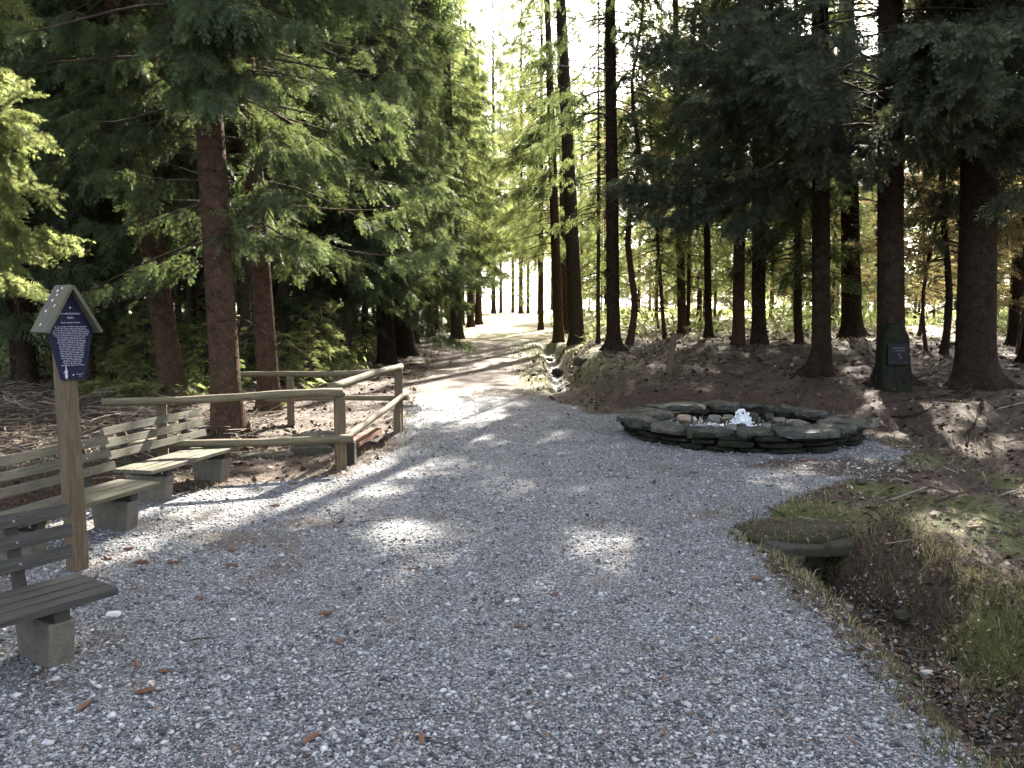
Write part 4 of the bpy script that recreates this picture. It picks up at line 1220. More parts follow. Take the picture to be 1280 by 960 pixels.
P = G(103, 714)
TH = R(57)
e = empty('information_sign', P, TH)
tag(e, 'dark blue coffin-shaped board with white text under a little gable roof', 'sign')
dS = P[1]
ztop = at_y(92, 362, dS)[2] - P[2]
hpx = dS / FPX
V, F = box_vf(0, .055, (ztop - .07) / 2 - .1, .105, .1, ztop - .07 + .2)
V[:, 0], V[:, 2] = V[:, 0], V[:, 2]
MB().add(V, F).build('post', M['post'], e, bevel=.006).rotation_euler = (0, -.012, 0)
pz0 = at_y(95, 474, dS)[2] - P[2]
ph = ztop - pz0
pw = .155
prof = [(-.075, 0), (.075, 0), (pw, ph * .62), (.0, ph), (-pw, ph * .62)]
V = np.array([(x, -.014, pz0 + z) for x, z in prof] + [(x, .004, pz0 + z) for x, z in prof])
F = [[0, 1, 2, 3, 4], [9, 8, 7, 6, 5]] + [[i, i + 5, (i + 1) % 5 + 5, (i + 1) % 5] for i in range(5)]
pan = MB().add(V, F).build('panel', M['blue'], e)
lines = [('Friedrichsthaler', .021, 0, ph * .735, 'CENTER'), ('Säule', .021, 0, ph * .69, 'CENTER'), ('Ein Denkmal im Forst', .014, 0, ph * .635, 'CENTER')]
words = 'An dieser Stelle im Walde wurde vor vielen Jahren eine Quelle gefasst und mit Steinen aus dem nahen Bruch umlegt Das Wasser fliesst seither durch den Graben zum Bach Die Forstleute haben den Platz mit Bänken und einem Geländer versehen damit Wanderer hier rasten können Der Weg führt weiter durch den alten Fichtenwald bis auf die Höhe und von dort hinab in das Tal zu den Häusern am Rande des Waldes'.split()
wi = 0
nl = 23
for k in range(nl):
    yy = ph * (.59 - .43 * k / (nl - 1))
    hw = .075 + (pw - .075) * min(1, yy / (ph * .62)) - .022
    s = ''
    while len(s) * .0058 < 2 * hw - .02:
        s += words[wi % len(words)] + ' '; wi += 1
    lines.append((s.strip(), .0118, 0, yy, 'CENTER'))
lines += [('Forstverein', .010, .045, ph * .055, 'CENTER'), ('1996', .009, .045, ph * .03, 'CENTER')]
text_mesh(lines, 'lettering', M['lettering'], pan, (0, -.0152, pz0), (math.pi / 2, 0, 0))
mb = MB()      # small white spire emblem
for k, (w_, z_) in enumerate(((.008, .01), (.011, .022), (.009, .036), (.013, .048), (.007, .06), (.004, .074), (.002, .088))):
    V, F = box_vf(-.045, -.0152, pz0 + z_ + .004, w_ * 1.6, .0012, .0135); mb.add(V, F)
V, F = box_vf(-.057, -.0152, pz0 + .045, .012, .0012, .004); mb.add(V, F)
mb.build('emblem', M['lettering'], pan)
for (x, z) in ((0, ph * .80), (0, ph * .05)):
    V, F = tube_vf([(x, -.013, pz0 + z), (x, -.018, pz0 + z)], .005, 8); MB().add(V, F).build('screw', M['bolt'], pan)
for sg in (-1, 1):
    Lr = .35; ang = R(60)
    ctr = np.array([sg * math.cos(ang) * Lr / 2, .03, ztop + .025 - math.sin(ang) * Lr / 2])
    o = plank('roof_board', M['plank'], e, tuple(ctr), (Lr, .21, .022), (0, sg * ang, 0), sg + 3)
    if sg < 0:
        mb = MB()
        for (a, b) in ((-.12, .02), (.02, -.03), (.1, .01), (.13, .03), (.15, -.01), (-.02, .04), (.06, .03)):
            V, F = rock_vf((a, b, .0125), (.016, .016, .004), a * 9, cg=CG4, rough=.4); mb.add(V, F)
        # bird droppings and lichen on the left slope
        mb.build('lichen_patches', M['rock_white'], o)
V, F = box_vf(0, .145, ztop - .03, .05, .03, .06); MB().add(V, F).build('ridge_block', M['plank'], e)

# ------------------------------------------------------------------ rail fence
e = empty('rail_fence', G(425, 586)); F0 = np.array(e.location)
tag(e, 'round-pole rail fence of weathered logs round the stream culvert behind the benches', 'fence')
def fpost(px, pyb, pyt, w_=.1, Y=None):
    Pb = G(px, pyb) if Y is None else None
    if Pb is None:
        q = at_y(px, pyb, Y); Pb = np.array([q[0], Y, hz(q[0], Y)])
    top = at_y(px, pyt, Pb[1])
    H_ = top[2] - Pb[2]
    V, F = box_vf(0, 0, H_ / 2 - .15, w_, w_ * .9, H_ + .3)
    o = MB().add(V, F).build('post', M['post'], e, bevel=.008)
    o.location = tuple(Pb - F0); o.rotation_euler = (0, 0, .35)
    return Pb, top
pA, tA = fpost(426, 586, 490, .115)
pB, tB = fpost(499, 539, 459, .1)
pC, tC = fpost(364, 532, 471, .1)
fpost(203, 540, 505, .1, Y=pA[1] - .55)
def rail(a, b, r_, seed, thick_end=0):
    a, b = np.array(a), np.array(b)
    L = np.linalg.norm(b - a)
    t = np.linspace(0, 1, 14)
    rr = np.random.default_rng(seed)
    Q = np.stack([t * L, .018 * np.sin(t * 4 + seed), .02 * np.sin(t * 3.3 + seed * 2) * np.sin(t * np.pi)], -1)
    rad = r_ * (1 + .06 * np.sin(t * 23 + seed)) * (1 - .18 * t)
    V, F = tube_vf(Q, rad, 10)
    V = V * (1 + 0 * V); V[:, 1:] *= (1 + .04 * noise3(V * np.array([3, 20, 20]), 1.0, 2))[:, None]
    o = MB().add(V, F).build('rail', M['rail'], e, smooth=False)
    o.location = tuple(a - F0)
    o.rotation_euler = Vector(b - a).to_track_quat('X', 'Z').to_euler()
    for p_ in o.data.polygons: p_.use_smooth = len(p_.vertices) == 4
    return o
YA = pA[1]
rail(at_y(428, 490, YA - .08), at_y(127, 503, YA - .85), .047, 1)
rail(at_y(441, 547, YA - .08), at_y(125, 559, YA - .85), .047, 2)
rail(at_y(414, 484, YA - .05), at_y(502, 458, pB[1] + .05), .05, 3)
rail(at_y(429, 549, YA + .0), at_y(509, 491, pB[1] + .15), .045, 4)
rail(at_y(502, 464, pB[1] + .1), at_y(296, 468, pC[1] + .35), .045, 5)
rail(at_y(510, 497, pB[1] + .1), at_y(332, 500, pC[1] + .3), .042, 6)
# edging board with its stakes
a = at_z(434, 551, .3); b = at_z(500, 541, .0)
Pg = G(440, 575)
e = empty('edging_board', Pg)
tag(e, 'reddish brown rotten board on short stakes at the path side of the rail fence', 'edging board')
q1 = at_y(440, 551, Pg[1]); q2 = at_y(470, 541, Pg[1] + 1.1)
L = np.linalg.norm(q2 - q1)
o = plank('board', M['board_red'], e, tuple((q1 + q2) / 2 - Pg), (L, .17, .05), (0, 0, math.atan2(q2[1] - q1[1], q2[0] - q1[0])), 3)
for (px, pyb, pyt, w_) in ((438, 580, 552, .12), (497, 541, 511, .1)):
    Pb = G(px, pyb); top = at_y(px, pyt, Pb[1])
    V, F = box_vf(0, 0, (top[2] - Pb[2]) / 2 - .1, w_, w_, top[2] - Pb[2] + .2)
    o = MB().add(V, F).build('stake', M['bracket'] if px < 450 else M['post'], e, bevel=.008); o.location = tuple(Pb - Pg)

# ------------------------------------------------------------------ fountain
FC = np.array([*at_z(936, 535, .12)[:2], 0.0]); FC[1] = 11.05; FC[0] = (926 - 640) / 1000 * 11.1
FC[2] = hz(*FC[:2])
e = empty('stone_fountain', FC)
tag(e, 'round low fountain of stacked mossy slate slabs with water bubbling up inside', 'fountain')
RO, RI = 1.66, 1.02
def sector(a0, a1, r0, r1, z0, z1, seed, rough=.03, cg=CG6, droop=0.0):
    V = cg[0].copy()
    k = V / np.maximum(1, (np.abs(V) ** 6).sum(1) ** (1 / 6))[:, None]
    u = (k[:, 0] + 1) / 2; v = (k[:, 1] + 1) / 2; w_ = (k[:, 2] + 1) / 2
    a = a0 + (a1 - a0) * u
    r = r0 + (r1 - r0) * v + rough * 1.6 * noise3(np.stack([a * 2.2, v * .5, 0 * a + seed], -1), 1.6, 3)
    z = z0 + (z1 - z0) * w_ + rough * .5 * noise3(np.stack([a * 4, r * 3, w_ * 1.5 + seed], -1), 1.5, 3) - droop * v
    return np.stack([r * np.cos(a), r * np.sin(a), z], -1), cg[1]
fr_ = np.random.default_rng(5)
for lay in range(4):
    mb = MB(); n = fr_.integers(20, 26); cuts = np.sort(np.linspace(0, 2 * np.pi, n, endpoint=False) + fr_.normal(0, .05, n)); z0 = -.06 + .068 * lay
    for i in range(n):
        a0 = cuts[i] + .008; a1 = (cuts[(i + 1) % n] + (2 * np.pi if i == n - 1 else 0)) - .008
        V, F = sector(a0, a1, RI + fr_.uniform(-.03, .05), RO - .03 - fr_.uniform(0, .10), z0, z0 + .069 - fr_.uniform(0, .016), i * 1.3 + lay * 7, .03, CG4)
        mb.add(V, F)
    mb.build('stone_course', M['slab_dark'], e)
mb = MB(); V, F = tube_vf([(0, 0, -.08), (0, 0, .17)], RI + .12, 40); V2, F2 = tube_vf([(0, 0, -.08), (0, 0, .17)], RO - .28, 40)
n = 15; cuts = np.linspace(.2, .2 + 2 * np.pi, n, endpoint=False) + fr_.normal(0, .07, n)
for i in range(n):
    a0 = cuts[i] + .012; a1 = (cuts[(i + 1) % n] + (2 * np.pi if i == n - 1 else 0)) - .012
    zt = .262 + fr_.normal(0, .012); th_ = fr_.uniform(.07, .11)
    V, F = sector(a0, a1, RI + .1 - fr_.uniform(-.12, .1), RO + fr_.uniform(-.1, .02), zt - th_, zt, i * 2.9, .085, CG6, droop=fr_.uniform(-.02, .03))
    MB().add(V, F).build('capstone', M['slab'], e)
V, F = tube_vf([(0, 0, .02), (0, 0, .115)], RI + .1, 40)
V[:, 2] += .0
MB().add(V, F).build('water', M['water'], e)
# pebble bed
pts = fr_.uniform(-1, 1, (700, 2)); pts = pts[(pts ** 2).sum(1) < 1][:480] * (RI + .02)
hgt = .10 + .045 * noise3(np.stack([pts[:, 0], pts[:, 1], 0 * pts[:, 0]], -1), 2.5, 2)
sz_ = fr_.uniform(.025, .06, len(pts))
V, F = octas(np.stack([pts[:, 0], pts[:, 1], hgt], -1), sz_, .7, fr_)
o = link('pebble_bed', mesh_np('pebble_bed', V, [F], [M['pebble']], attrs=dict(tint=np.repeat(fr_.uniform(.2, .97, len(pts)), 6))), e); o['kind'] = 'stuff'
# jet
zz = np.linspace(0, 1, 22); th = np.linspace(0, 2 * np.pi, 30, endpoint=False)
prof = .105 * np.interp(zz, [0, .12, .3, .55, .75, .9, 1], [1.5, 1.0, .92, .85, .66, .4, .02])
Vv = np.stack([prof[:, None] * np.cos(th), prof[:, None] * np.sin(th), .11 + .27 * zz[:, None] + 0 * th[None]], -1).reshape(-1, 3)
Vv += .03 * np.stack([noise3(Vv * 22, 1, 4), noise3(Vv * 22 + 9, 1, 4), .6 * noise3(Vv * 14 + 4, 1, 3)], -1)
i, k = np.meshgrid(np.arange(21), np.arange(30), indexing='ij'); a = i * 30 + k; b = i * 30 + (k + 1) % 30
me = mesh_np('water_jet', Vv, [np.stack([a, b, b + 30, a + 30], -1).reshape(-1, 4)], [M['foam']], smooth=True)
o = link('water_jet', me, e); jp = at_y(926, 520, FC[1]) - FC; o.location = (jp[0], -.05, 0)
o.scale = (.95, .95, .72); o.location = (jp[0], -.05, .015)
mb = MB()
for _ in range(60):
    a_ = fr_.uniform(0, 6.28); d_ = abs(fr_.normal(0, .11)) + .04
    V, F = rock_vf((jp[0] + d_ * math.cos(a_), -.05 + d_ * math.sin(a_), .13 + fr_.uniform(0, .2) * math.exp(-d_ * 8)), (.02,) * 3, fr_.uniform(0, 9)); mb.add(V, F)
for _ in range(190):
    h_ = fr_.uniform(0, 1) ** 1.3; a_ = fr_.uniform(0, 6.28); d_ = (.125 * (1 - h_) ** .5 + .012) * fr_.uniform(.6, 1.25); s_ = fr_.uniform(.008, .026)
    V, F = rock_vf((jp[0] + d_ * math.cos(a_), -.05 + d_ * math.sin(a_), .12 + .225 * h_), (s_, s_, s_ * 1.7), fr_.uniform(0, 9), 1.0, .05); mb.add(V, F)
for _ in range(16):
    V, F = rock_vf((jp[0] - .35 + fr_.normal(0, .22), -.1 + fr_.normal(0, .12), .118), (fr_.uniform(.05, .14), .06, .012), fr_.uniform(0, 9), rough=.4); mb.add(V, F)
mb.build('foam', M['foam'], e, smooth=True)['kind'] = 'stuff'
def rock_thing(name, P, size, mat, label, cat='rock', group=None, seed=0, rot=0, cg=CG6, parent=None, rough=.14, rd=.55):
    V, F = rock_vf((0, 0, size[2] * .3), size, seed, rd, rough, cg, rot)
    o = MB().add(V, F).build(name, mat, parent)
    o.location = tuple(P); tag(o, label, cat, group); return o
def infount(px, py): q = at_y(px, py, 1) ; d = ray(px, py); k = (FC[2] + .13 - CAMH) / d[2]; return np.array([0, 0, CAMH]) + d * k
rock_thing('rock', infount(873, 517), (.2, .17, .17), M['rock_tan'], 'tan rounded boulder at the left back inside the fountain', seed=1)
rock_thing('rock', infount(903, 514), (.24, .16, .15), M['rock_moss'], 'dark mossy boulder inside the fountain left of the water jet', seed=2)
rock_thing('rock', infount(939, 524), (.2, .18, .12), M['rock_moss'], 'wet dark brown rock touching the right side of the water jet', seed=3)
rock_thing('rock', infount(855, 525), (.2, .14, .1), M['rock_tan'], 'flat tan rock at the left inner rim of the fountain', seed=4)
rock_thing('rock', infount(993, 530), (.22, .14, .08), M['rock_tan'], 'flat pale rock near the right inner rim of the fountain', seed=5)
for k in range(16):
    a_ = fr_.uniform(0, 6.28); d_ = fr_.uniform(.25, .95)
    rock_thing('rock', (FC[0] + d_ * math.cos(a_), FC[1] + d_ * math.sin(a_) , FC[2] + .10), tuple(fr_.uniform(.09, .2, 3) * [1, 1, .7]), M['rock'] if k % 3 else M['rock_moss'],
               'fist-sized grey wet stone lying in the fountain basin', group='small stones in the fountain basin', seed=k + 8, cg=CG4)

# ------------------------------------------------------------------ memorial stone
P = G(1118, 490); P[1] += .05; P[2] = hz(P[0], P[1]); m_ = P[1] / FPX
e = empty('memorial_stone', P, .12)
tag(e, 'dark rough memorial stone with a black plaque leaning before a thick spruce trunk', 'monument')
H_ = at_y(1118, 404, P[1])[2] - P[2]
V = CG6[0].copy(); k = V / np.maximum(1, (np.abs(V) ** 8).sum(1) ** (1 / 8))[:, None]
t = (k[:, 2] + 1) / 2
wd_ = np.interp(t, [0, .5, .8, .92, 1], [.30, .265, .235, .17, .13]); off = np.interp(t, [0, 1], [0.0, -.04])
V = np.stack([k[:, 0] * wd_ + off, k[:, 1] * np.interp(t, [0, 1], [.17, .1]), t * (H_ + .15) - .15], -1)
V += .012 * np.stack([noise3(V * 6, 1, 3), noise3(V * 6 + 3, 1, 3), noise3(V * 6 + 7, 1, 3)], -1)
MB().add(V, CG6[1]).build('stone', M['monument'], e)
zp = at_y(1113, 442, P[1])[2] - P[2]
V, F = box_vf(0, 0, 0, .40, .015, .36); pq = MB().add(V, F).build('plaque', M['plaque'], e, bevel=.004); pq.location = (-.035, -.172, zp); pq.rotation_euler = (-.07, 0, 0)
text_mesh([('FRIEDRICHS-', .042, 0, .105, 'CENTER'), ('ZUR SÄULE', .042, 0, .06, 'CENTER'), ('1896', .028, -.12, -.14, 'CENTER'), ('1996', .03, .12, -.14, 'CENTER')], 'lettering', M['lettering_dim'], pq, (0, -.0086, 0), (math.pi / 2, 0, 0))
V, F = box_vf(0, -.0086, 0, .012, .0012, .11); o = MB().add(V, F).build('emblem', M['lettering_dim'], pq); o.rotation_euler = (0, -.5, 0); o.location = (.01, 0, -.03)

# wooden stake
P = G(835, 466); T_ = at_y(843, 416, P[1])
t = np.linspace(0, 1, 7)[:, None]
V, F = tube_vf((np.array([0, 0, -.1]) * (1 - t) + (T_ - P) * t), [.085, .075, .072, .07, .07, .066, .05], 9)
V[:, :2] *= (1 + .06 * noise3(V * 8, 1, 2))[:, None]
o = MB().add(V, F).build('wooden_stake', M['post'], None); o.location = tuple(P)
tag(o, 'short leaning old wooden stake on the brown bank above the fountain', 'stake')

# ------------------------------------------------------------------ culverts
def slab_thing(name, P, size, mat, parent, seed, rot=(0, 0, 0)):
    V = CG6[0].copy(); k = V / np.maximum(1, (np.abs(V) ** 7).sum(1) ** (1 / 7))[:, None]
    V = k * np.array(size) / 2
    V += .03 * min(size) * 3 * np.stack([noise3(V * 4 + seed, 1, 3), noise3(V * 4 + seed + 3, 1, 3), .5 * noise3(V * 4 + seed + 7, 1, 3)], -1)
    o = MB().add(V, CG6[1]).build(name, mat, parent); o.location = tuple(P); o.rotation_euler = rot
    return o
P = np.array([*at_z(1012, 672, -.02)[:2], -.02])
e = empty('stone_culvert', P, .1)
tag(e, 'low stone slab culvert mouth where the right-hand ditch comes out from under the gravel', 'culvert')
slab_thing('lintel', (-.1, .1, -.09), (.46, .28, .1), M['rock_moss'], e, 5, (.12, .07, .2))
slab_thing('lintel', (.24, .14, -.1), (.34, .3, .12), M['rock_moss'], e, 15, (.1, -.12, -.25))
slab_thing('lintel', (-.2, .0, -.17), (.3, .18, .08), M['rock_moss'], e, 7, (.1, -.1, .3))
V, F = rock_vf((0, .27, -.03), (.95, .46, .17), 3.3, .8, .12, CG6); MB().add(V, F).build('turf_cap', M['turf'], e, smooth=True)
slab_thing('side_stone', (-.36, .02, -.2), (.24, .4, .28), M['rock_moss'], e, 8)
slab_thing('back_stone', (.03, .32, -.22), (.7, .1, .4), M['rock_moss'], e, 12)
_n = 1500; _r = np.random.default_rng(8)
_a = _r.uniform(0, 6.28, _n); _d = np.sqrt(_r.uniform(0, 1, _n)); _x = .5 * _d * np.cos(_a); _y = .25 * _d * np.sin(_a) + .27
_z = -.03 + .085 * np.sqrt(np.clip(1 - _d ** 2, 0, 1)); _h = _r.uniform(.02, .09, _n)
_o = np.stack([_x / .5 * .5 + _r.normal(0, .4, _n), -.75 + .0 * _x + _r.normal(0, .4, _n), .75 - .9 * _d * (_y < .2)], -1)
_b = np.stack([_x, _y, _z], -1); _s = np.stack([_r.normal(0, 1, _n), _r.normal(0, .5, _n), 0 * _x], -1) * .0016
_m = _b + _o * (_h * .55)[:, None]; _t = _b + _o * _h[:, None] - np.array([0, 0, 1]) * (_h * .35)[:, None]
_V = np.stack([_b - _s, _b + _s, _m + _s * .7, _m - _s * .7, _t], 1).reshape(-1, 3); _i = (np.arange(_n) * 5)[:, None]
link('turf_grass', mesh_np('turf_grass', _V, [_i + np.array([[0, 1, 2, 3]]), _i + np.array([[3, 2, 4]])], [M['grass']], attrs=dict(tint=np.repeat(np.clip(_r.normal(.5, .22, _n), 0, 1), 5))), e)
P = G(395, 572); P[2] = -.05
e = empty('stone_culvert', P, .3)
tag(e, 'dark mossy boulder culvert mouth under the rail fence on the left', 'culvert')
for k, (dx, dy, dz, s) in enumerate(((0, .35, .02, .42), (-.4, .25, -.02, .34), (.38, .3, 0, .3), (-.15, .1, -.16, .3), (.25, .05, -.15, .28), (-.7, .35, 0, .3), (.1, .55, .1, .5))):
    V, F = rock_vf((dx, dy, dz), (s * 1.2, s, s * .75), k * 1.9, .5, .16, CG6); MB().add(V, F).build('boulder', M['rock_moss'], e)
for (px, py, sx, lb) in ((700, 468, .5, 'mossy sunlit boulder on the right bank of the ditch beside the path'), (728, 455, .45, 'mossy boulder at the foot of the leaning dark spruce'), (686, 452, .35, 'low mossy stone in the ditch beside the path'), (668, 470, .22, 'small dark stone at the path edge before the ditch'), (1075, 605, .12, 'small dark mossy stone at the edge of the right bank'), (1128, 775, .12, 'wet dark stone lying in the right-hand ditch')):
    q = G(px, py); rock_thing('rock', q, (sx, sx * .8, sx * .5), M['rock_moss'], lb, seed=px, rot=px, rd=.85, rough=.2)
for (px, py, s, mt, lb) in ((142, 771, .05, 'rock_white', 'white flat pebble lying on the gravel beside the dark bench'), (291, 776, .022, 'rock_white', 'small pale pebble in the gravel left of the centre'), (1058, 762, .05, 'rock', 'grey stone at the rim of the right-hand ditch'), (1085, 772, .04, 'rock', 'angular stone in the bed of the right-hand ditch'), (1160, 845, .05, 'rock_white', 'pale stone in the ditch bed near the right picture edge'),
                            (64, 815, .05, 'rock', 'stone at the foot of the dark bench')):
    rock_thing('pebble', G(px, py), (s * 1.6, s, s * .6), M[mt], lb, 'stone', seed=px, cg=CG4)

# ------------------------------------------------------------------ cones and twigs on the gravel
def cone_mesh():
    V = []; Fq = []
    n = 0
    mb = MB()
    L, Rm = .05, .016
    t = np.linspace(0, 1, 9); prof = Rm * np.sin(np.pi * (t * .86 + .09)) ** .6
    Vb, Fb = tube_vf(np.stack([-L + 2 * L * t, 0 * t, 0 * t], -1), prof * .85, 8); mb.add(Vb, Fb)
    for k in range(84):
        tt = (k + .5) / 84; a = k * 2.39996
        x = -L + 2 * L * tt; r_ = Rm * math.sin(math.pi * (tt * .86 + .09)) ** .6
        rad = np.array([0, math.cos(a), math.sin(a)]); tg = np.array([0, -math.sin(a), math.cos(a)]); ax = np.array([1., 0, 0])
        c = ax * x + rad * r_ * .8
        p = [c - tg * .0035, c + tg * .0035, c + tg * .004 + ax * .007 + rad * .003, c + ax * .012 + rad * .0045, c - tg * .004 + ax * .007 + rad * .003]
        mb.add(np.array(p), [[0, 1, 2, 3, 4]])
    me = bpy.data.meshes.new('spruce_cone'); me.from_pydata(np.concatenate(mb.V).tolist(), [], mb.F); me.materials.append(M['cone'])
    return me
CM = cone_mesh()
for k, (px, py, az, s, lb) in enumerate((
        (104, 886, 1.4, 1.0, 'lone cone in the lower left corner of the gravel, standing nearly upright on the picture'), (180, 868, .35, 1.05, 'dark brown cone below the dark bench, nearest the tilted one'), (172, 833, 2.2, .9, 'cone lying diagonally just right of the dark bench foot'),
        (205, 843, .0, .85, 'short cone right of the diagonal one by the dark bench'), (424, 804, 1.8, .9, 'cone left of the centre pointing at the camera'), (406, 770, .15, 1.0, 'thin cone lying crosswise left of the centre'),
        (516, 714, .0, .85, 'flat cone beside green moss in the middle of the gravel'), (388, 928, 1.1, 1.05, 'bright brown cone at the bottom edge left of the centre'), (527, 928, 1.7, 1.0, 'bright opened cone at the bottom edge near the centre'),
        (176, 705, 0, 1.1, 'cone on the sunny gravel right of the sign post'), (216, 706, .1, 1.0, 'reddish cone right of the one by the sign post'), (289, 710, 0, 1.0, 'dark cone in the gravel between benches and centre'),
        (290, 690, 2.6, .9, 'small cone lying above the dark one in the gravel'), (251, 750, 1.5, .7, 'small orange-brown cone upright between bench and centre'), (279, 759, .2, .7, 'round small brown cone right of the orange-brown one'),
        (343, 634, .2, 1.0, 'cone in the sunny patch before the farthest bench'), (366, 606, .4, .9, 'cone beside the fence corner post'), (693, 744, .9, .8, 'dark cone just right of the picture centre line'),
        (944, 727, .1, 1.1, 'reddish cone at the grass edge of the right-hand ditch'), (866, 592, 0, 1.1, 'reddish cone on the gravel before the fountain'), (1005, 577, .1, 1.2, 'cone under the right end of the fountain wall'),
        (160, 688, .5, .9, 'cone in the sunny patch next to the sign post foot'), (648, 786, .1, .6, 'tiny cone in the middle foreground'), (1216, 662, .3, 1.1, 'cone on the mossy right bank'), (133, 700, 2.4, .9, 'cone half hidden beside the sign post'))):
    o = link('spruce_cone', CM); q = G(px, py); o.location = (q[0], q[1], q[2] + .013 * s); o.rotation_euler = (k * 1.3, 0, az); o.scale = (s * .78,) * 3
    tag(o, lb, 'cone', 'spruce cones lying on the gravel')
tw = np.random.default_rng(3)
for k, (a, b, r_, mt, lb) in enumerate((
        ((222, 941), (258, 908), .0028, 'twig', 'dark bent twig in the lower left foreground'), ((490, 902), (600, 893), .0025, 'twig', 'long thin dark twig at the bottom near the centre'), ((520, 925), (585, 945), .003, 'twig', 'brown twig at the bottom edge beside the bright cone'),
        ((330, 838), (408, 860), .002, 'twig', 'thin curved twig below the centre-left cone'), ((800, 810), (818, 822), .003, 'rail', 'pale straw-coloured stick in the foreground right of the centre'), ((340, 880), (410, 862), .002, 'twig', 'faint twig between the cones in the foreground'),
        ((450, 655), (500, 648), .004, 'twig', 'brown stick near the sunny patch in the middle'), ((240, 802), (276, 799), .0035, 'twig', 'dark short stick right of the dark bench'), ((755, 598), (790, 596), .006, 'rail', 'pale piece of bark in the gravel before the fountain'),
        ((960, 640), (1010, 652), .008, 'twig', 'dark stick along the gravel edge above the culvert'), ((1000, 665), (1030, 674), .008, 'board_red', 'broken light brown stick on top of the stone culvert'), ((1170, 630), (1280, 600), .012, 'twig', 'dark branch on the mossy right bank'),
        ((40, 850), (105, 815), .005, 'twig', 'thin twig before the foot of the dark bench'), ((820, 905), (880, 893), .002, 'twig', 'fine dark twig in the right foreground'), ((130, 747), (142, 743), .009, 'rail', 'pale wood chip next to the dark bench end'))):
    A = G(*a); B = G(*b); t = np.linspace(0, 1, 7)[:, None]
    Q = A * (1 - t) + B * t; Q[:, 2] = height(Q[:, 0], Q[:, 1]) + r_ + .006
    Q[1:-1, :2] += tw.normal(0, .05 * np.linalg.norm(B - A), (5, 2)) * .5
    V, F = tube_vf(Q - A, np.linspace(r_, r_ * .5, 7), 6)
    o = MB().add(V, F).build('dry_twig', M[mt]); o.location = tuple(A); tag(o, lb, 'twig', 'twigs lying on the ground')
# roots running out from the thick right-hand trunks
for (pts, r_, lb) in ((((1215, 492), (1180, 505), (1150, 520), (1112, 522)), .06, 'thick bare root running left from the thickest trunk'), (((1200, 490), (1165, 498), (1140, 500)), .05, 'short root between the memorial stone and the thickest trunk'),
                      (((1225, 500), (1220, 530), (1205, 560)), .05, 'root running down the bank from the thickest trunk'), (((1040, 470), (1010, 470), (985, 474)), .06, 'root reaching left from the spruce behind the fountain')):
    Q = np.array([G(*p) for p in pts]); t = np.linspace(0, 1, 12); s_ = np.linspace(0, 1, len(Q))
    Q = np.stack([np.interp(t, s_, Q[:, k]) for k in range(3)], -1); Q[:, 2] = height(Q[:, 0], Q[:, 1]) - .01 + .02 * np.sin(t * 9)
    Q[:, 0] += .05 * np.sin(t * 7)
    V, F = tube_vf(Q - Q[0], np.linspace(r_, r_ * .35, 12), 8)
    o = MB().add(V, F).build('tree_root', M['bark_dark'], smooth=True); o.location = tuple(Q[0]); tag(o, lb, 'root')

# ------------------------------------------------------------------ brushwood and undergrowth of the left forest
bs = np.random.default_rng(21)
n = 2600
Y = bs.uniform(8.5, 17, n); X = -bs.uniform(.30, .74, n) * Y
clump = n2(X, Y, .9, 3, 2)
kp = (X < -3.4) & (clump > -.5) & (X < -2.6 - .12 * (12 - Y)); X, Y, clump = X[kp], Y[kp], clump[kp]
Xr = bs.uniform(2.3, 11, 420); Yr = bs.uniform(4.5, 22, 420); kr = (inside_dist(Xr, Yr, GRAVEL) < -.15) & (np.hypot(Xr - FC[0], Yr - FC[1]) > 2)
X = np.concatenate([X, Xr[kr]]); Y = np.concatenate([Y, Yr[kr]]); clump = np.concatenate([clump, -.35 + 0 * Xr[kr]]); n = len(X)
Z = height(X, Y) + bs.uniform(0, 1, n) ** 2 * .28 * ss(clump, -.3, .9)
a = bs.uniform(0, 3.14, n); L = bs.uniform(.12, .6, n)
t = np.linspace(-1, 1, 5)
C_ = np.stack([X, Y, Z], -1)
d = np.stack([np.cos(a), np.sin(a), bs.normal(0, .18, n)], -1); s_ = np.stack([-np.sin(a), np.cos(a), 0 * a], -1)
bend = bs.normal(0, .25, n)
P_ = C_[:, None] + d[:, None] * (L[:, None] * t)[..., None] + s_[:, None] * (bend[:, None] * L[:, None] * t ** 2)[..., None]
wd = bs.uniform(.003, .012, n)
V = np.stack([P_ + np.array([0, 0, 1]) * wd[:, None, None], P_ - s_[:, None] * wd[:, None, None], P_ + s_[:, None] * wd[:, None, None]], 2)  # n,5,3,3
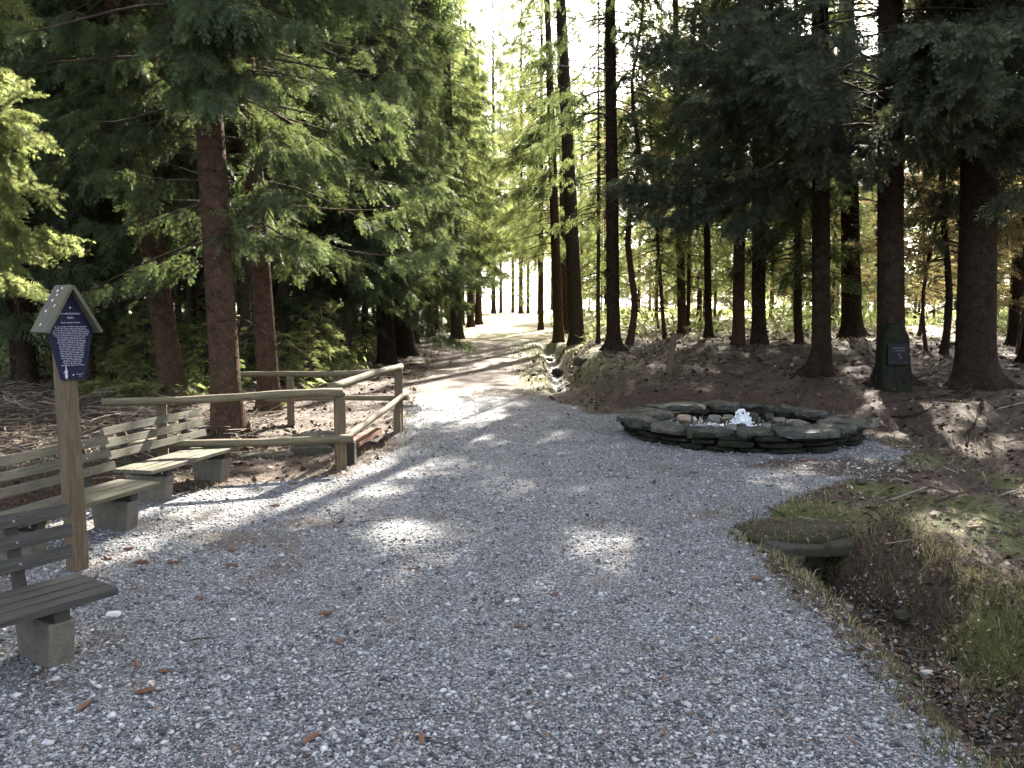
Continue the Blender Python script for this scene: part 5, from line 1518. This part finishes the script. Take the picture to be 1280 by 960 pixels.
i0 = (np.arange(n) * 15)[:, None, None]
q = []
for k in range(4):
    for m3 in range(3):
        q.append([k * 3 + m3, k * 3 + (m3 + 1) % 3, (k + 1) * 3 + (m3 + 1) % 3, (k + 1) * 3 + m3])
F = (np.arange(n) * 15)[:, None, None] + np.array(q)[None]
o = link('brushwood', mesh_np('brushwood', V.reshape(-1, 3), [F.reshape(-1, 4)], [M['brush']], attrs=dict(tint=np.repeat(bs.uniform(0, 1, n), 15))))
tag(o, 'dead branches and brushwood on the forest floor, thickest behind the benches', 'brushwood', kind='stuff')
n = 26000
Y = 14 + 30 * bs.uniform(0, 1, n) ** 1.3; X = -bs.uniform(.12, .75, n) * Y
kp = (X < -4.0) & (n2(X, Y, .55, 4, 5) > .0); X, Y = X[kp], Y[kp]; n = len(X)
Z = height(X, Y) + bs.uniform(.02, .32, n) * (.5 + .5 * ss(n2(X, Y, .8, 2, 1), -.5, .7))
L = bs.uniform(.04, .12, n) * (1 + .02 * Y)
V, F = flakes(X, Y, Z, L, L * .3, bs, .6)
o = link('undergrowth', mesh_np('undergrowth', V, [F], [M['fol_lit']], attrs=dict(tint=np.repeat(bs.uniform(0, .9, n), 4))))
tag(o, 'low green undergrowth covering the floor of the left forest', 'undergrowth', kind='stuff')
n = 26000
Y = bs.uniform(27, 75, n); X = bs.uniform(.035, .74, n) * Y
cl_ = n2(X, Y, .35, 4, 3)
kp = (cl_ > .05) & (X > 2.6); X, Y, cl_ = X[kp], Y[kp], cl_[kp]; n = len(X)
Z = height(X, Y) + bs.uniform(.02, 1.0, n) ** 1.4 * (.25 + .9 * ss(cl_, .05, 1.0))
L = bs.uniform(.05, .14, n) * (1 + .012 * Y)
V, F = flakes(X, Y, Z, L, L * .28, bs, .7)
o = link('scrub', mesh_np('scrub', V, [F], [M['fol_lit']], attrs=dict(tint=np.repeat(bs.uniform(.4, 1, n), 4))))
tag(o, 'pale yellow-green low scrub of the sunny clearing behind the right-hand trunks', 'scrub', kind='stuff')
